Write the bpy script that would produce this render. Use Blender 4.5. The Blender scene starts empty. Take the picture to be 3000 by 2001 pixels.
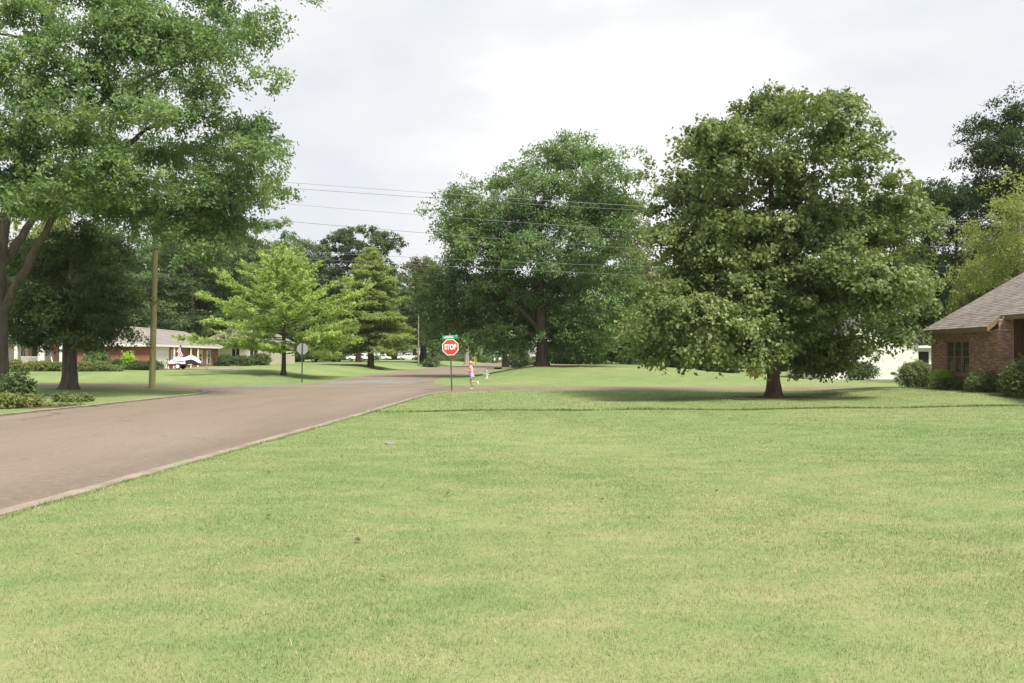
import bpy, bmesh, math, random
import numpy as np
from mathutils import Vector, Matrix, Euler
from mathutils.geometry import tessellate_polygon

random.seed(7)
RS = np.random.RandomState(11)
scene = bpy.context.scene
COL = scene.collection
R = math.radians

# ------------------------------------------------------------------ camera
CAMZ, FPX, HORZ = 1.95, 2600.0, 1042.0
cd = bpy.data.cameras.new('camera')
cd.sensor_width = 36.0
cd.lens = 36.0 * FPX / 3000.0
cd.clip_start = 0.1
cd.clip_end = 3000
cam = bpy.data.objects.new('camera', cd)
COL.objects.link(cam)
cam.location = (0, 0, CAMZ)
cam.rotation_euler = (R(90) + math.atan((HORZ - 1000.5) / FPX), 0, 0)
scene.camera = cam

# ------------------------------------------------------------------ light
SUN_EL, SUN_AZ = 56.0, 143.0        # azimuth clockwise from +Y: behind the camera, to the right
w = bpy.data.worlds.new('World')
scene.world = w
w.use_nodes = True
nt = w.node_tree
for n in list(nt.nodes):
    nt.nodes.remove(n)
out = nt.nodes.new('ShaderNodeOutputWorld')
bg = nt.nodes.new('ShaderNodeBackground')
bg.inputs['Strength'].default_value = 0.1
sky = nt.nodes.new('ShaderNodeTexSky')
sky.sky_type = 'NISHITA'
sky.sun_disc = False
sky.sun_elevation = R(SUN_EL)
sky.sun_rotation = R(SUN_AZ)
sky.air_density = 1.0
sky.dust_density = 2.0
tc = nt.nodes.new('ShaderNodeTexCoord')
mp = nt.nodes.new('ShaderNodeMapping')
mp.inputs['Scale'].default_value = (1.0, 1.0, 2.4)
mp.inputs['Location'].default_value = (0.80, 0.0, 0.15)
nz = nt.nodes.new('ShaderNodeTexNoise')
nz.inputs['Scale'].default_value = 2.3
nz.inputs['Detail'].default_value = 7.0
nz.inputs['Roughness'].default_value = 0.52
cr = nt.nodes.new('ShaderNodeValToRGB')
cr.color_ramp.elements[0].position = 0.36
cr.color_ramp.elements[0].color = (2.50, 2.56, 2.68, 1)
cr.color_ramp.elements[1].position = 0.64
cr.color_ramp.elements[1].color = (3.7, 3.68, 3.62, 1)
_e2 = cr.color_ramp.elements.new(0.50)
_e2.color = (2.86, 2.87, 2.88, 1)
mx = nt.nodes.new('ShaderNodeMix')
mx.data_type = 'RGBA'
mx.inputs['Factor'].default_value = 0.97
nt.links.new(tc.outputs['Generated'], mp.inputs['Vector'])
nt.links.new(mp.outputs['Vector'], nz.inputs['Vector'])
nt.links.new(nz.outputs['Fac'], cr.inputs['Fac'])
nt.links.new(sky.outputs['Color'], mx.inputs['A'])
nt.links.new(cr.outputs['Color'], mx.inputs['B'])
nt.links.new(mx.outputs['Result'], bg.inputs['Color'])
nt.links.new(bg.outputs['Background'], out.inputs['Surface'])

sd = bpy.data.lights.new('sun', 'SUN')
sd.energy = 2.0
sd.angle = R(13)
sd.color = (1.0, 0.93, 0.80)
sun = bpy.data.objects.new('sun', sd)
COL.objects.link(sun)
_a, _e = R(SUN_AZ), R(SUN_EL)
sdir = Vector((math.sin(_a) * math.cos(_e), math.cos(_a) * math.cos(_e), math.sin(_e)))
sun.rotation_euler = (-sdir).to_track_quat('-Z', 'Y').to_euler()
sun.location = sdir * 100

scene.view_settings.view_transform = 'Standard'
scene.view_settings.look = 'None'
scene.view_settings.gamma = 1.0
scene.view_settings.use_curve_mapping = False
scene.view_settings.exposure = 1.72
scene.cycles.max_bounces = 10
scene.cycles.transparent_max_bounces = 8
scene.cycles.diffuse_bounces = 6
scene.cycles.transmission_bounces = 6


# ------------------------------------------------------------------ materials
MATS = {}


def _mat(name):
    m = bpy.data.materials.new(name)
    m.use_nodes = True
    t = m.node_tree
    for n in list(t.nodes):
        t.nodes.remove(n)
    o = t.nodes.new('ShaderNodeOutputMaterial')
    MATS[name] = m
    return m, t, o


def _lin(c):
    return tuple(c) + (1,) if len(c) == 3 else c


def ramp(t, fac, stops):
    r = t.nodes.new('ShaderNodeValToRGB')
    el = r.color_ramp.elements
    el[0].position, el[0].color = stops[0][0], _lin(stops[0][1])
    el[1].position, el[1].color = stops[-1][0], _lin(stops[-1][1])
    for p, c in stops[1:-1]:
        e = el.new(p)
        e.color = _lin(c)
    t.links.new(fac, r.inputs['Fac'])
    return r.outputs['Color']


def noise(t, scale, detail=4, rough=.55, vec=None, stretch=None):
    n = t.nodes.new('ShaderNodeTexNoise')
    n.inputs['Scale'].default_value = scale
    n.inputs['Detail'].default_value = detail
    n.inputs['Roughness'].default_value = rough
    if vec is None:
        c = t.nodes.new('ShaderNodeTexCoord')
        vec = c.outputs['Object']
    if stretch:
        m = t.nodes.new('ShaderNodeMapping')
        m.inputs['Scale'].default_value = stretch
        t.links.new(vec, m.inputs['Vector'])
        vec = m.outputs['Vector']
    t.links.new(vec, n.inputs['Vector'])
    return n.outputs['Fac']


def mix(t, fac, a, b, mode='MIX'):
    m = t.nodes.new('ShaderNodeMix')
    m.data_type = 'RGBA'
    m.blend_type = mode
    for key, v in (('Factor', fac), ('A', a), ('B', b)):
        if isinstance(v, (int, float)):
            m.inputs[key].default_value = v
        elif isinstance(v, tuple):
            m.inputs[key].default_value = _lin(v)
        else:
            t.links.new(v, m.inputs[key])
    return m.outputs['Result']


def mth(t, op, a, b=0.0):
    m = t.nodes.new('ShaderNodeMath')
    m.operation = op
    for i, v in enumerate((a, b)):
        if isinstance(v, (int, float)):
            m.inputs[i].default_value = v
        else:
            t.links.new(v, m.inputs[i])
    return m.outputs['Value']


def attr(t, name='rnd'):
    a = t.nodes.new('ShaderNodeAttribute')
    a.attribute_name = name
    return a.outputs['Fac']


def bump(t, h, strength=.3, dist=.02):
    b = t.nodes.new('ShaderNodeBump')
    b.inputs['Strength'].default_value = strength
    b.inputs['Distance'].default_value = dist
    t.links.new(h, b.inputs['Height'])
    return b.outputs['Normal']


def finish(t, o, color, rough=.8, spec=.3, metal=0.0, normal=None, trans=0.0, tcol=None, emit=None):
    p = t.nodes.new('ShaderNodeBsdfPrincipled')
    if isinstance(color, tuple):
        p.inputs['Base Color'].default_value = _lin(color)
    else:
        t.links.new(color, p.inputs['Base Color'])
    p.inputs['Roughness'].default_value = rough
    p.inputs['Specular IOR Level'].default_value = spec
    p.inputs['Metallic'].default_value = metal
    if normal is not None:
        t.links.new(normal, p.inputs['Normal'])
    s = p.outputs['BSDF']
    if trans > 0:
        tr = t.nodes.new('ShaderNodeBsdfTranslucent')
        src = tcol if tcol is not None else color
        if isinstance(src, tuple):
            tr.inputs['Color'].default_value = _lin(src)
        else:
            t.links.new(src, tr.inputs['Color'])
        m = t.nodes.new('ShaderNodeMixShader')
        m.inputs['Fac'].default_value = trans
        t.links.new(s, m.inputs[1])
        t.links.new(tr.outputs['BSDF'], m.inputs[2])
        s = m.outputs['Shader']
    t.links.new(s, o.inputs['Surface'])


def plain(name, c, rough=.7, spec=.3, metal=0, var=.12, vs=3.0, bs=0.0, stretch=None):
    """a paint or solid colour with a little uneven wear"""
    m, t, o = _mat(name)
    n = noise(t, vs, 6, .6, stretch=stretch)
    d = tuple(max(0, x * (1 - var)) for x in c)
    l = tuple(min(1, x * (1 + var)) for x in c)
    col = ramp(t, n, [(.3, d), (.7, l)])
    nm = bump(t, n, bs, .01) if bs else None
    finish(t, o, col, rough, spec, metal, nm)
    return m


GAIN = 1.72


def leafmat(name, dark, mid, light, trans=.28, odd=None, rough=.5, spec=.35, clump=.35):
    m, t, o = _mat(name)
    a = attr(t)
    n = noise(t, clump, 3, .5)
    f = mth(t, 'ADD', mth(t, 'MULTIPLY', a, .62), mth(t, 'MULTIPLY', n, .42))
    g_ = lambda c: tuple(x * GAIN for x in c)
    dark, mid, light = g_(dark), g_(mid), g_(light)
    st = [(.16, dark), (.46, mid), (.74, light)]
    if odd:
        st.append((.90, odd))
    col = ramp(t, f, st)
    tl = mix(t, 1.0, col, (1.25, 1.3, .75), 'MULTIPLY')
    finish(t, o, col, rough, spec, 0, None, trans + .08, tl)
    return m


def barkmat(name, dark, light, sc=3.0):
    m, t, o = _mat(name)
    n = noise(t, sc, 8, .65, stretch=(2.2, 2.2, .35))
    n2 = noise(t, .9, 3, .5)
    col = mix(t, mth(t, 'MULTIPLY', n2, .5), ramp(t, n, [(.32, dark), (.66, light)]), tuple(x * .75 for x in light))
    finish(t, o, col, .95, .15, 0, bump(t, n, .9, .05))
    return m


# grass colour: shared by the soil sheet and the blades, patches in metres
def grass_color(t, blades):
    geo = t.nodes.new('ShaderNodeNewGeometry')
    P = geo.outputs['Position']
    big = noise(t, .10, 4, .55, P, (1, .75, 1))
    med = noise(t, 1.1, 5, .65, P, (.75, 1.1, 1))
    fin = noise(t, 6.5, 5, .7, P)
    sp_ = t.nodes.new('ShaderNodeSeparateXYZ')
    t.links.new(P, sp_.inputs[0])
    mr = t.nodes.new('ShaderNodeMapRange')          # the turf nearest the camera is drier
    mr.inputs['From Min'].default_value = 5.0
    mr.inputs['From Max'].default_value = 15.0
    mr.inputs['To Min'].default_value = .05
    mr.inputs['To Max'].default_value = -.012
    t.links.new(sp_.outputs[1], mr.inputs['Value'])
    f = mth(t, 'ADD', mth(t, 'MULTIPLY', big, .36), mth(t, 'ADD', mth(t, 'MULTIPLY', med, .40), mth(t, 'MULTIPLY', fin, .24)))
    f = mth(t, 'ADD', f, mr.outputs['Result'])
    if blades:
        f = mth(t, 'ADD', mth(t, 'MULTIPLY', f, .78), mth(t, 'MULTIPLY', attr(t), .22))
        cols = [(.33, (.115, .190, .070)), (.45, (.200, .275, .104)), (.54, (.288, .328, .147)), (.62, (.385, .370, .203)), (.72, (.53, .47, .315))]
    else:
        cols = [(.39, (.138, .215, .081)), (.48, (.193, .258, .101)), (.555, (.253, .285, .128)), (.64, (.322, .310, .170))]
    return ramp(t, f, cols), fin, P


m, t, o = _mat('lawn')
c_, fin, P_ = grass_color(t, False)
vf = noise(t, 38.0, 3, .7, P_)
c_ = mix(t, mth(t, 'MULTIPLY', vf, .30), c_, (.10, .13, .05))
finish(t, o, c_, .95, .1, 0, bump(t, vf, .6, .03))
m, t, o = _mat('grass_blade')
c_, fin, P_ = grass_color(t, True)
finish(t, o, c_, .7, .2, 0, None, .3)
m, t, o = _mat('rank_grass')
finish(t, o, ramp(t, attr(t), [(.0, (.075, .14, .042)), (.7, (.14, .205, .065)), (1, (.26, .27, .13))]), .8, .15, 0, None, .25)

m, t, o = _mat('asphalt')
geo = t.nodes.new('ShaderNodeNewGeometry')
P_ = geo.outputs['Position']
agg = noise(t, 55, 3, .75, P_)
big = noise(t, .16, 5, .6, P_, (1.6, .5, 1))
str_ = noise(t, .9, 4, .6, P_, (1.3, .12, 1))
base = ramp(t, big, [(.32, (.170, .130, .098)), (.5, (.204, .160, .122)), (.68, (.232, .188, .147))])
base = mix(t, mth(t, 'MULTIPLY', ramp(t, str_, [(.42, (0, 0, 0)), (.75, (1, 1, 1))]), .45), base, (.24, .195, .165))
base = mix(t, mth(t, 'MULTIPLY', ramp(t, agg, [(.35, (1, 1, 1)), (.6, (0, 0, 0))]), .45), base, (.15, .125, .11))
vo = t.nodes.new('ShaderNodeTexVoronoi')
vo.feature = 'DISTANCE_TO_EDGE'
vo.inputs['Scale'].default_value = .22
wob = t.nodes.new('ShaderNodeTexNoise')
wob.inputs['Scale'].default_value = 1.2
wob.inputs['Detail'].default_value = 5
t.links.new(P_, wob.inputs['Vector'])
va = t.nodes.new('ShaderNodeVectorMath')
va.operation = 'MULTIPLY_ADD'
va.inputs[1].default_value = (1.3, 1.3, 0)
t.links.new(wob.outputs['Color'], va.inputs[0])
t.links.new(P_, va.inputs[2])
t.links.new(va.outputs[0], vo.inputs['Vector'])
crk = ramp(t, vo.outputs['Distance'], [(.0, (1, 1, 1)), (.006, (0, 0, 0))])
crm = mth(t, 'MULTIPLY', crk, ramp(t, noise(t, .12, 3, .5, P_), [(.5, (0, 0, 0)), (.6, (1, 1, 1))]))
base = mix(t, mth(t, 'MULTIPLY', crm, .7), base, (.07, .06, .052))
sx2 = t.nodes.new('ShaderNodeSeparateXYZ')
t.links.new(P_, sx2.inputs[0])
de = mth(t, 'SUBTRACT', mth(t, 'ADD', mth(t, 'MULTIPLY', sx2.outputs[1], .0678), -7.04), sx2.outputs[0])
de = mth(t, 'ADD', de, mth(t, 'MULTIPLY', noise(t, .8, 5, .6, P_), 1.6))
band = ramp(t, mth(t, 'MULTIPLY', de, .25), [(.18, (.25, .25, .25)), (.32, (1, 1, 1)), (.46, (.55, .55, .55)), (.62, (0, 0, 0))])
base = mix(t, mth(t, 'MULTIPLY', band, .40), base, (.105, .088, .075))
grit = noise(t, 7.0, 6, .8, P_)
base = mix(t, mth(t, 'MULTIPLY', ramp(t, grit, [(.5, (0, 0, 0)), (.72, (1, 1, 1))]), .35), base, (.42, .37, .31))
finish(t, o, base, .92, .2, 0, bump(t, agg, .5, .012))

m, t, o = _mat('patch_asphalt')
geo = t.nodes.new('ShaderNodeNewGeometry')
P_ = geo.outputs['Position']
agg = noise(t, 1.4, 6, .7, P_, (1, 2.5, 1))
finish(t, o, ramp(t, agg, [(.3, (.150, .150, .148)), (.52, (.195, .198, .196)), (.72, (.30, .295, .28))]), .85, .25, 0, bump(t, agg, .4, .01))

m, t, o = _mat('concrete')
geo = t.nodes.new('ShaderNodeNewGeometry')
P_ = geo.outputs['Position']
n1 = noise(t, 1.3, 6, .65, P_)
n2 = noise(t, 22, 4, .7, P_)
base = ramp(t, n1, [(.3, (.18, .155, .125)), (.55, (.285, .25, .205)), (.72, (.37, .33, .275))])
base = mix(t, mth(t, 'MULTIPLY', n2, .3), base, (.2, .17, .13))
finish(t, o, base, .9, .2, 0, bump(t, n2, .5, .01))

m, t, o = _mat('brick_mix')
finish(t, o, mix(t, .35, ramp(t, attr(t), [(0, (.15, .075, .062)), (.3, (.27, .130, .102)), (.62, (.35, .185, .145)), (.84, (.41, .27, .22)), (.93, (.42, .33, .28)), (1, (.56, .49, .43))]),
                 ramp(t, noise(t, 9, 5, .7), [(.3, (.19, .105, .085)), (.7, (.42, .26, .21))])), .9, .2, 0, bump(t, noise(t, 30, 4), .4, .006))
plain('mortar', (.36, .31, .27), .95, .1, 0, .2, 8)
for nm, c1, c2, mo in (('brick_far', (.34, .105, .065), (.24, .07, .05), (.36, .25, .2)), ('brick_pale', (.42, .24, .17), (.33, .16, .11), (.45, .36, .3))):
    m, t, o = _mat(nm)
    b = t.nodes.new('ShaderNodeTexBrick')
    c = t.nodes.new('ShaderNodeTexCoord')
    sp = t.nodes.new('ShaderNodeSeparateXYZ')
    cb = t.nodes.new('ShaderNodeCombineXYZ')
    t.links.new(c.outputs['Object'], sp.inputs[0])
    t.links.new(mth(t, 'ADD', sp.outputs[0], sp.outputs[1]), cb.inputs[0])
    t.links.new(sp.outputs[2], cb.inputs[1])
    t.links.new(cb.outputs[0], b.inputs['Vector'])
    b.inputs['Color1'].default_value = _lin(c1)
    b.inputs['Color2'].default_value = _lin(c2)
    b.inputs['Mortar'].default_value = _lin(mo)
    b.inputs['Scale'].default_value = 1.0
    b.inputs['Brick Width'].default_value = .215
    b.inputs['Row Height'].default_value = .075
    b.inputs['Mortar Size'].default_value = .01
    finish(t, o, b.outputs['Color'], .9, .2)

m, t, o = _mat('shingle')
a = attr(t)
n1 = noise(t, .5, 4, .6)
col = ramp(t, mth(t, 'ADD', mth(t, 'MULTIPLY', a, .55), mth(t, 'MULTIPLY', n1, .45)), [(.2, (.210, .188, .170)), (.5, (.268, .242, .220)), (.85, (.328, .298, .272))])
finish(t, o, col, .95, .15, 0, bump(t, noise(t, 60, 3, .7), .5, .006))
plain('shingle_far', (.235, .215, .205), .95, .15, 0, .22, 1.2)
plain('shingle_dark', (.10, .095, .095), .95, .15, 0, .22, 1.2)
plain('ridge_cap', (.40, .37, .34), .9, .2)
plain('brown_trim', (.20, .135, .075), .6, .3, 0, .18, 2)
plain('brown_wood', (.095, .048, .028), .7, .3, 0, .3, 2.5, 0, (6, 6, .5))
plain('white_paint', (.80, .80, .77), .55, .35, 0, .05, 1.2)
plain('cream_paint', (.70, .65, .53), .6, .3, 0, .08, 1.5)
plain('tan_paint', (.52, .47, .40), .7, .3, 0, .1, 1.5)
plain('dark_door', (.055, .025, .02), .5, .4)
plain('painted_dark', (.02, .02, .022), .8, .2)  # near-black colour painted in for the darkness of hollows and rooms
m, t, o = _mat('glass')
finish(t, o, ramp(t, noise(t, .8, 3), [(.3, (.012, .018, .016)), (.7, (.035, .045, .04))]), .06, .6)
plain('aluminium', (.30, .305, .315), .55, .5, 0.1, .08, 4)
plain('sign_red', (.62, .045, .035), .4, .45, 0, .06, 2)
plain('sign_white', (.86, .86, .84), .4, .45, 0, .03, 2)
plain('sign_green', (.02, .30, .17), .4, .45, 0, .06, 2)
plain('post_green', (.075, .095, .06), .6, .4, .2, .25, 3)
plain('galvanised', (.36, .37, .37), .5, .5, .5, .15, 5)
m, t, o = _mat('pole_wood')
n1 = noise(t, 2.5, 7, .65, stretch=(3, 3, .25))
n2 = noise(t, .6, 3)
col = mix(t, n2, ramp(t, n1, [(.3, (.20, .165, .082)), (.68, (.40, .335, .175))]), ramp(t, n1, [(.3, (.17, .165, .085)), (.7, (.33, .325, .165))]))
finish(t, o, col, .9, .2, 0, bump(t, n1, .6, .02))
plain('pole_grey', (.25, .215, .17), .9, .2, 0, .25, 2, .3, (4, 4, .3))
plain('wire', (.16, .16, .16), .5, .5, .3, .1)
plain('wire_bright', (.36, .37, .38), .35, .6, .7, .1)
plain('ceramic', (.55, .53, .5), .3, .5)
plain('black_rubber', (.02, .02, .02), .8, .3, 0, .2)
plain('black_cloth', (.03, .03, .034), .8, .25, 0, .2)
plain('white_cloth', (.74, .73, .75), .75, .25, 0, .06, 2.5, .2)
plain('dark_metal', (.05, .05, .055), .5, .5, .4, .2)
plain('red_lens', (.45, .02, .02), .25, .5)
plain('clear_lens', (.75, .75, .72), .2, .5)
plain('chrome', (.7, .7, .7), .25, .5, .9, .05)
plain('car_navy', (.016, .022, .035), .25, .6, .2, .1)
plain('car_white', (.74, .75, .76), .25, .6, 0, .04)
plain('car_silver', (.33, .34, .36), .3, .6, .5, .06)
plain('flag_red', (.5, .05, .06), .8, .2)
plain('flag_blue', (.03, .05, .18), .8, .2)
plain('hydrant_white', (.50, .52, .50), .5, .4, 0, .08, 6)
plain('hydrant_green', (.13, .30, .24), .45, .4, 0, .12, 6)
plain('yellow_plastic', (.70, .52, .04), .5, .4)
plain('lamp_glass', (.62, .62, .56), .25, .5)
plain('skin', (.56, .33, .23), .55, .35, 0, .06, 8)
plain('blond_hair', (.50, .36, .17), .7, .3, 0, .25, 30)
plain('lilac_cloth', (.56, .36, .62), .85, .2, 0, .1, 10)
plain('denim', (.20, .24, .40), .85, .2, 0, .15, 12)
plain('shoe_white', (.78, .78, .76), .6, .3, 0, .05)
plain('eye_dark', (.02, .015, .01), .3, .5)
plain('soil', (.115, .070, .045), .95, .1, 0, .35, 3, .5)
plain('dry_leaf', (.115, .082, .050), .8, .2, 0, .35, 6)
plain('straw', (.60, .52, .33), .8, .2, 0, .2, 6)

barkmat('bark_grey', (.050, .040, .033), (.165, .140, .120))
barkmat('bark_dark', (.045, .033, .025), (.125, .098, .078))
barkmat('bark_red', (.055, .034, .024), (.16, .105, .075))
barkmat('bark_pale', (.19, .165, .14), (.38, .335, .29))
leafmat('leaf_willow_oak', (.042, .084, .034), (.082, .134, .054), (.150, .205, .080), .34, (.24, .30, .12))
leafmat('leaf_dark_broad', (.022, .045, .017), (.045, .075, .026), (.085, .115, .038), .22)
leafmat('leaf_oak', (.034, .054, .018), (.082, .114, .040), (.150, .182, .074), .26, (.19, .17, .08), .48, .42)
leafmat('leaf_ginkgo', (.115, .168, .050), (.190, .250, .084), (.27, .33, .125), .40)
leafmat('leaf_cypress', (.076, .112, .040), (.138, .184, .066), (.22, .255, .095), .40)
leafmat('leaf_pecan', (.038, .074, .030), (.074, .122, .048), (.130, .182, .072), .32, (.19, .24, .09))
leafmat('leaf_mid', (.045, .085, .034), (.080, .130, .050), (.13, .185, .065), .3)
leafmat('leaf_deep', (.026, .045, .022), (.048, .075, .034), (.082, .112, .048), .28)
leafmat('leaf_brownish', (.055, .070, .034), (.10, .115, .052), (.16, .155, .070), .28, (.20, .15, .08))
leafmat('leaf_yellow', (.072, .096, .030), (.125, .152, .048), (.195, .215, .075), .36)
leafmat('leaf_night', (.012, .024, .010), (.023, .040, .015), (.042, .062, .022), .25, None, .8, .12)
leafmat('leaf_shrub', (.042, .066, .024), (.085, .115, .045), (.15, .168, .070), .28)
leafmat('leaf_lime', (.13, .20, .028), (.22, .31, .05), (.30, .38, .08), .4)
leafmat('leaf_box', (.055, .075, .022), (.11, .13, .042), (.18, .19, .07), .28)
leafmat('leaf_gold', (.17, .15, .02), (.29, .25, .03), (.38, .33, .06), .35)
leafmat('leaf_wood', (.030, .058, .026), (.055, .090, .040), (.090, .130, .055), .25)


# ------------------------------------------------------------------ mesh helpers
def np_mesh(name, V, F, rnd=None, smooth=False):
    """V (n,3) floats, F (m,k) ints (all faces with k corners)"""
    me = bpy.data.meshes.new(name)
    V = np.asarray(V, dtype=np.float32)
    F = np.asarray(F, dtype=np.int32)
    k = F.shape[1]
    me.vertices.add(len(V))
    me.vertices.foreach_set('co', V.ravel())
    me.loops.add(F.size)
    me.loops.foreach_set('vertex_index', F.ravel())
    me.polygons.add(len(F))
    me.polygons.foreach_set('loop_start', np.arange(0, F.size, k, dtype=np.int32))
    me.polygons.foreach_set('loop_total', np.full(len(F), k, dtype=np.int32))
    if smooth:
        me.polygons.foreach_set('use_smooth', np.ones(len(F), dtype=bool))
    if rnd is not None:
        a = me.attributes.new('rnd', 'FLOAT', 'POINT')
        a.data.foreach_set('value', np.asarray(rnd, dtype=np.float32))
    me.update(calc_edges=True)
    return me


def link(name, me, mat=None, parent=None, loc=None, rot=None):
    o = bpy.data.objects.new(name, me)
    if mat is not None and me is not None and not me.materials:
        me.materials.append(MATS[mat])
    COL.objects.link(o)
    if parent is not None:
        o.parent = parent
    if loc is not None:
        o.location = loc
    if rot is not None:
        o.rotation_euler = rot
    return o


def tag(o, label=None, cat=None, group=None, kind=None):
    if label:
        o['label'] = label
    if cat:
        o['category'] = cat
    if group:
        o['group'] = group
    if kind:
        o['kind'] = kind
    return o


def thing(name, label, cat, loc=(0, 0, 0), rz=0.0, group=None, rot=None):
    o = bpy.data.objects.new(name, None)
    o.empty_display_size = .2
    COL.objects.link(o)
    o.location = loc
    o.rotation_euler = rot if rot is not None else (0, 0, rz)
    return tag(o, label, cat, group)


class MB:
    """collects shapes that become one mesh"""
    def __init__(s):
        s.v, s.f, s.r = [], [], []

    def add(s, vs, fs, r=.5):
        b = len(s.v)
        s.v += [tuple(x) for x in vs]
        s.r += [r] * len(vs)
        s.f += [tuple(b + i for i in f) for f in fs]
        return s

    def box(s, c, d, rz=0.0, r=.5, M=None):
        x, y, z = d[0] / 2, d[1] / 2, d[2] / 2
        P = [Vector(p) for p in ((-x, -y, -z), (x, -y, -z), (x, y, -z), (-x, y, -z), (-x, -y, z), (x, -y, z), (x, y, z), (-x, y, z))]
        A = M if M is not None else Matrix.Rotation(rz, 3, 'Z')
        return s.add([Vector(c) + A @ p for p in P], [(0, 3, 2, 1), (4, 5, 6, 7), (0, 1, 5, 4), (1, 2, 6, 5), (2, 3, 7, 6), (3, 0, 4, 7)], r)

    def bx(s, x0, x1, y0, y1, z0, z1, r=.5):
        return s.box(((x0 + x1) / 2, (y0 + y1) / 2, (z0 + z1) / 2), (abs(x1 - x0), abs(y1 - y0), abs(z1 - z0)), 0, r)

    def tube(s, pts, rad, n=8, cap=True, r=.5, flare=None):
        pts = [Vector(p) for p in pts]
        if not isinstance(rad, (list, tuple)):
            rad = [rad] * len(pts)
        b = len(s.v)
        ref = Vector((1, 0, 0))
        for i, p in enumerate(pts):
            d = (pts[min(i + 1, len(pts) - 1)] - pts[max(i - 1, 0)])
            if d.length < 1e-9:
                d = Vector((0, 0, 1))
            d.normalize()
            a = ref - d * ref.dot(d)
            if a.length < .2:
                a = Vector((0, 1, 0)) - d * d.y
            a.normalize()
            ref = a
            c = d.cross(a)
            for k in range(n):
                t_ = 2 * math.pi * k / n
                q = rad[i]
                if flare:
                    q *= flare(i, t_)
                s.v.append(tuple(p + (a * math.cos(t_) + c * math.sin(t_)) * q))
                s.r.append(r)
        for i in range(len(pts) - 1):
            for k in range(n):
                k2 = (k + 1) % n
                s.f.append((b + i * n + k, b + i * n + k2, b + (i + 1) * n + k2, b + (i + 1) * n + k))
        if cap:
            s.f.append(tuple(b + k for k in reversed(range(n))))
            s.f.append(tuple(b + (len(pts) - 1) * n + k for k in range(n)))
        return s

    def lathe(s, prof, n=16, c=(0, 0, 0), r=.5):
        return s.tube([(c[0], c[1], c[2] + z) for q, z in prof], [q for q, z in prof], n, True, r)

    def ball(s, c, rad, nu=12, nv=8, r=.5):
        rad = (rad,) * 3 if isinstance(rad, (int, float)) else rad
        vs, fs = [], []
        for j in range(1, nv):
            for i in range(nu):
                a, p = 2 * math.pi * i / nu, math.pi * j / nv
                vs.append((c[0] + rad[0] * math.sin(p) * math.cos(a), c[1] + rad[1] * math.sin(p) * math.sin(a), c[2] + rad[2] * math.cos(p)))
        top, bot = len(vs), len(vs) + 1
        vs += [(c[0], c[1], c[2] + rad[2]), (c[0], c[1], c[2] - rad[2])]
        for j in range(nv - 2):
            for i in range(nu):
                k = (i + 1) % nu
                fs.append((j * nu + i, (j + 1) * nu + i, (j + 1) * nu + k, j * nu + k))
        for i in range(nu):
            k = (i + 1) % nu
            fs.append((top, i, k))
            fs.append((bot, (nv - 2) * nu + k, (nv - 2) * nu + i))
        return s.add(vs, fs, r)

    def prism(s, poly, axis, lo, hi, r=.5):
        """extrude a 2-D outline; axis 'y' uses (x,z), 'x' uses (y,z), 'z' uses (x,y)"""
        def P(u, v, q):
            return {'y': (u, q, v), 'x': (q, u, v), 'z': (u, v, q)}[axis]
        n = len(poly)
        vs = [P(u, v, lo) for u, v in poly] + [P(u, v, hi) for u, v in poly]
        fs = [(i, (i + 1) % n, n + (i + 1) % n, n + i) for i in range(n)]
        tri = tessellate_polygon([[Vector((u, v, 0)) for u, v in poly]])
        fs += [tuple(t_) for t_ in tri] + [tuple(n + i for i in reversed(t_)) for t_ in tri]
        return s.add(vs, fs, r)

    def build(s, name, mat, parent=None, smooth=False, recalc=True, loc=None, rot=None):
        me = bpy.data.meshes.new(name)
        me.from_pydata(s.v, [], s.f)
        a = me.attributes.new('rnd', 'FLOAT', 'POINT')
        a.data.foreach_set('value', np.array(s.r, dtype=np.float32))
        if recalc:
            bm = bmesh.new()
            bm.from_mesh(me)
            bmesh.ops.recalc_face_normals(bm, faces=bm.faces)
            bm.to_mesh(me)
            bm.free()
        if smooth:
            me.polygons.foreach_set('use_smooth', np.ones(len(me.polygons), dtype=bool))
            if hasattr(me, 'set_sharp_from_angle'):
                me.set_sharp_from_angle(angle=R(45))
        me.update()
        return link(name, me, mat, parent, loc, rot)


# ------------------------------------------------------------------ ground shape
def ss(a, b, x):
    t_ = np.clip((np.asarray(x, dtype=float) - a) / (b - a), 0, 1)
    return t_ * t_ * (3 - 2 * t_)


MAIN_L = [(-17.6, -12), (-16.9, 15), (-16.3, 28.3), (-15.6, 42.5), (-15.7, 45.5), (-16.7, 48.6), (-18.6, 51.4), (-21.6, 53.8)]
MAIN_L2 = [(-19.8, 57.6), (-15.6, 57.9), (-14.4, 60.5), (-13.9, 68), (-14.5, 90), (-13.9, 106), (-13.1, 139), (-9.95, 175), (-4.4, 220), (2, 280), (14, 420), (24, 600)]
MAIN_R = [(-7.8, -12), (-6.3, 10.9), (-5.02, 29.8), (-4.6, 39), (-4.35, 43.5), (-3.5, 47.8), (-2.2, 49.8), (-0.2, 50.7)]
MAIN_R2 = [(-2.6, 56.4), (-4.2, 57.6), (-5.4, 62), (-6.2, 69), (-6.4, 84), (-5.4, 92), (-3, 115), (0.1, 163), (5, 215), (11, 280), (23, 420), (33, 600)]
MAIN = MAIN_L + MAIN_L2 + list(reversed(MAIN_R2)) + list(reversed(MAIN_R))
CROSS = [(-95, 67.4), (-27, 55.7), (-21.6, 53.8), (-10, 51.5), (-0.2, 50.7), (6, 50.5), (25, 51.3), (75, 51.8),
         (75, 56.4), (25, 55.7), (6, 56.0), (-2.6, 56.4), (-10, 57.1), (-19.8, 57.6), (-27, 61.7), (-95, 74.5)]


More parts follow.
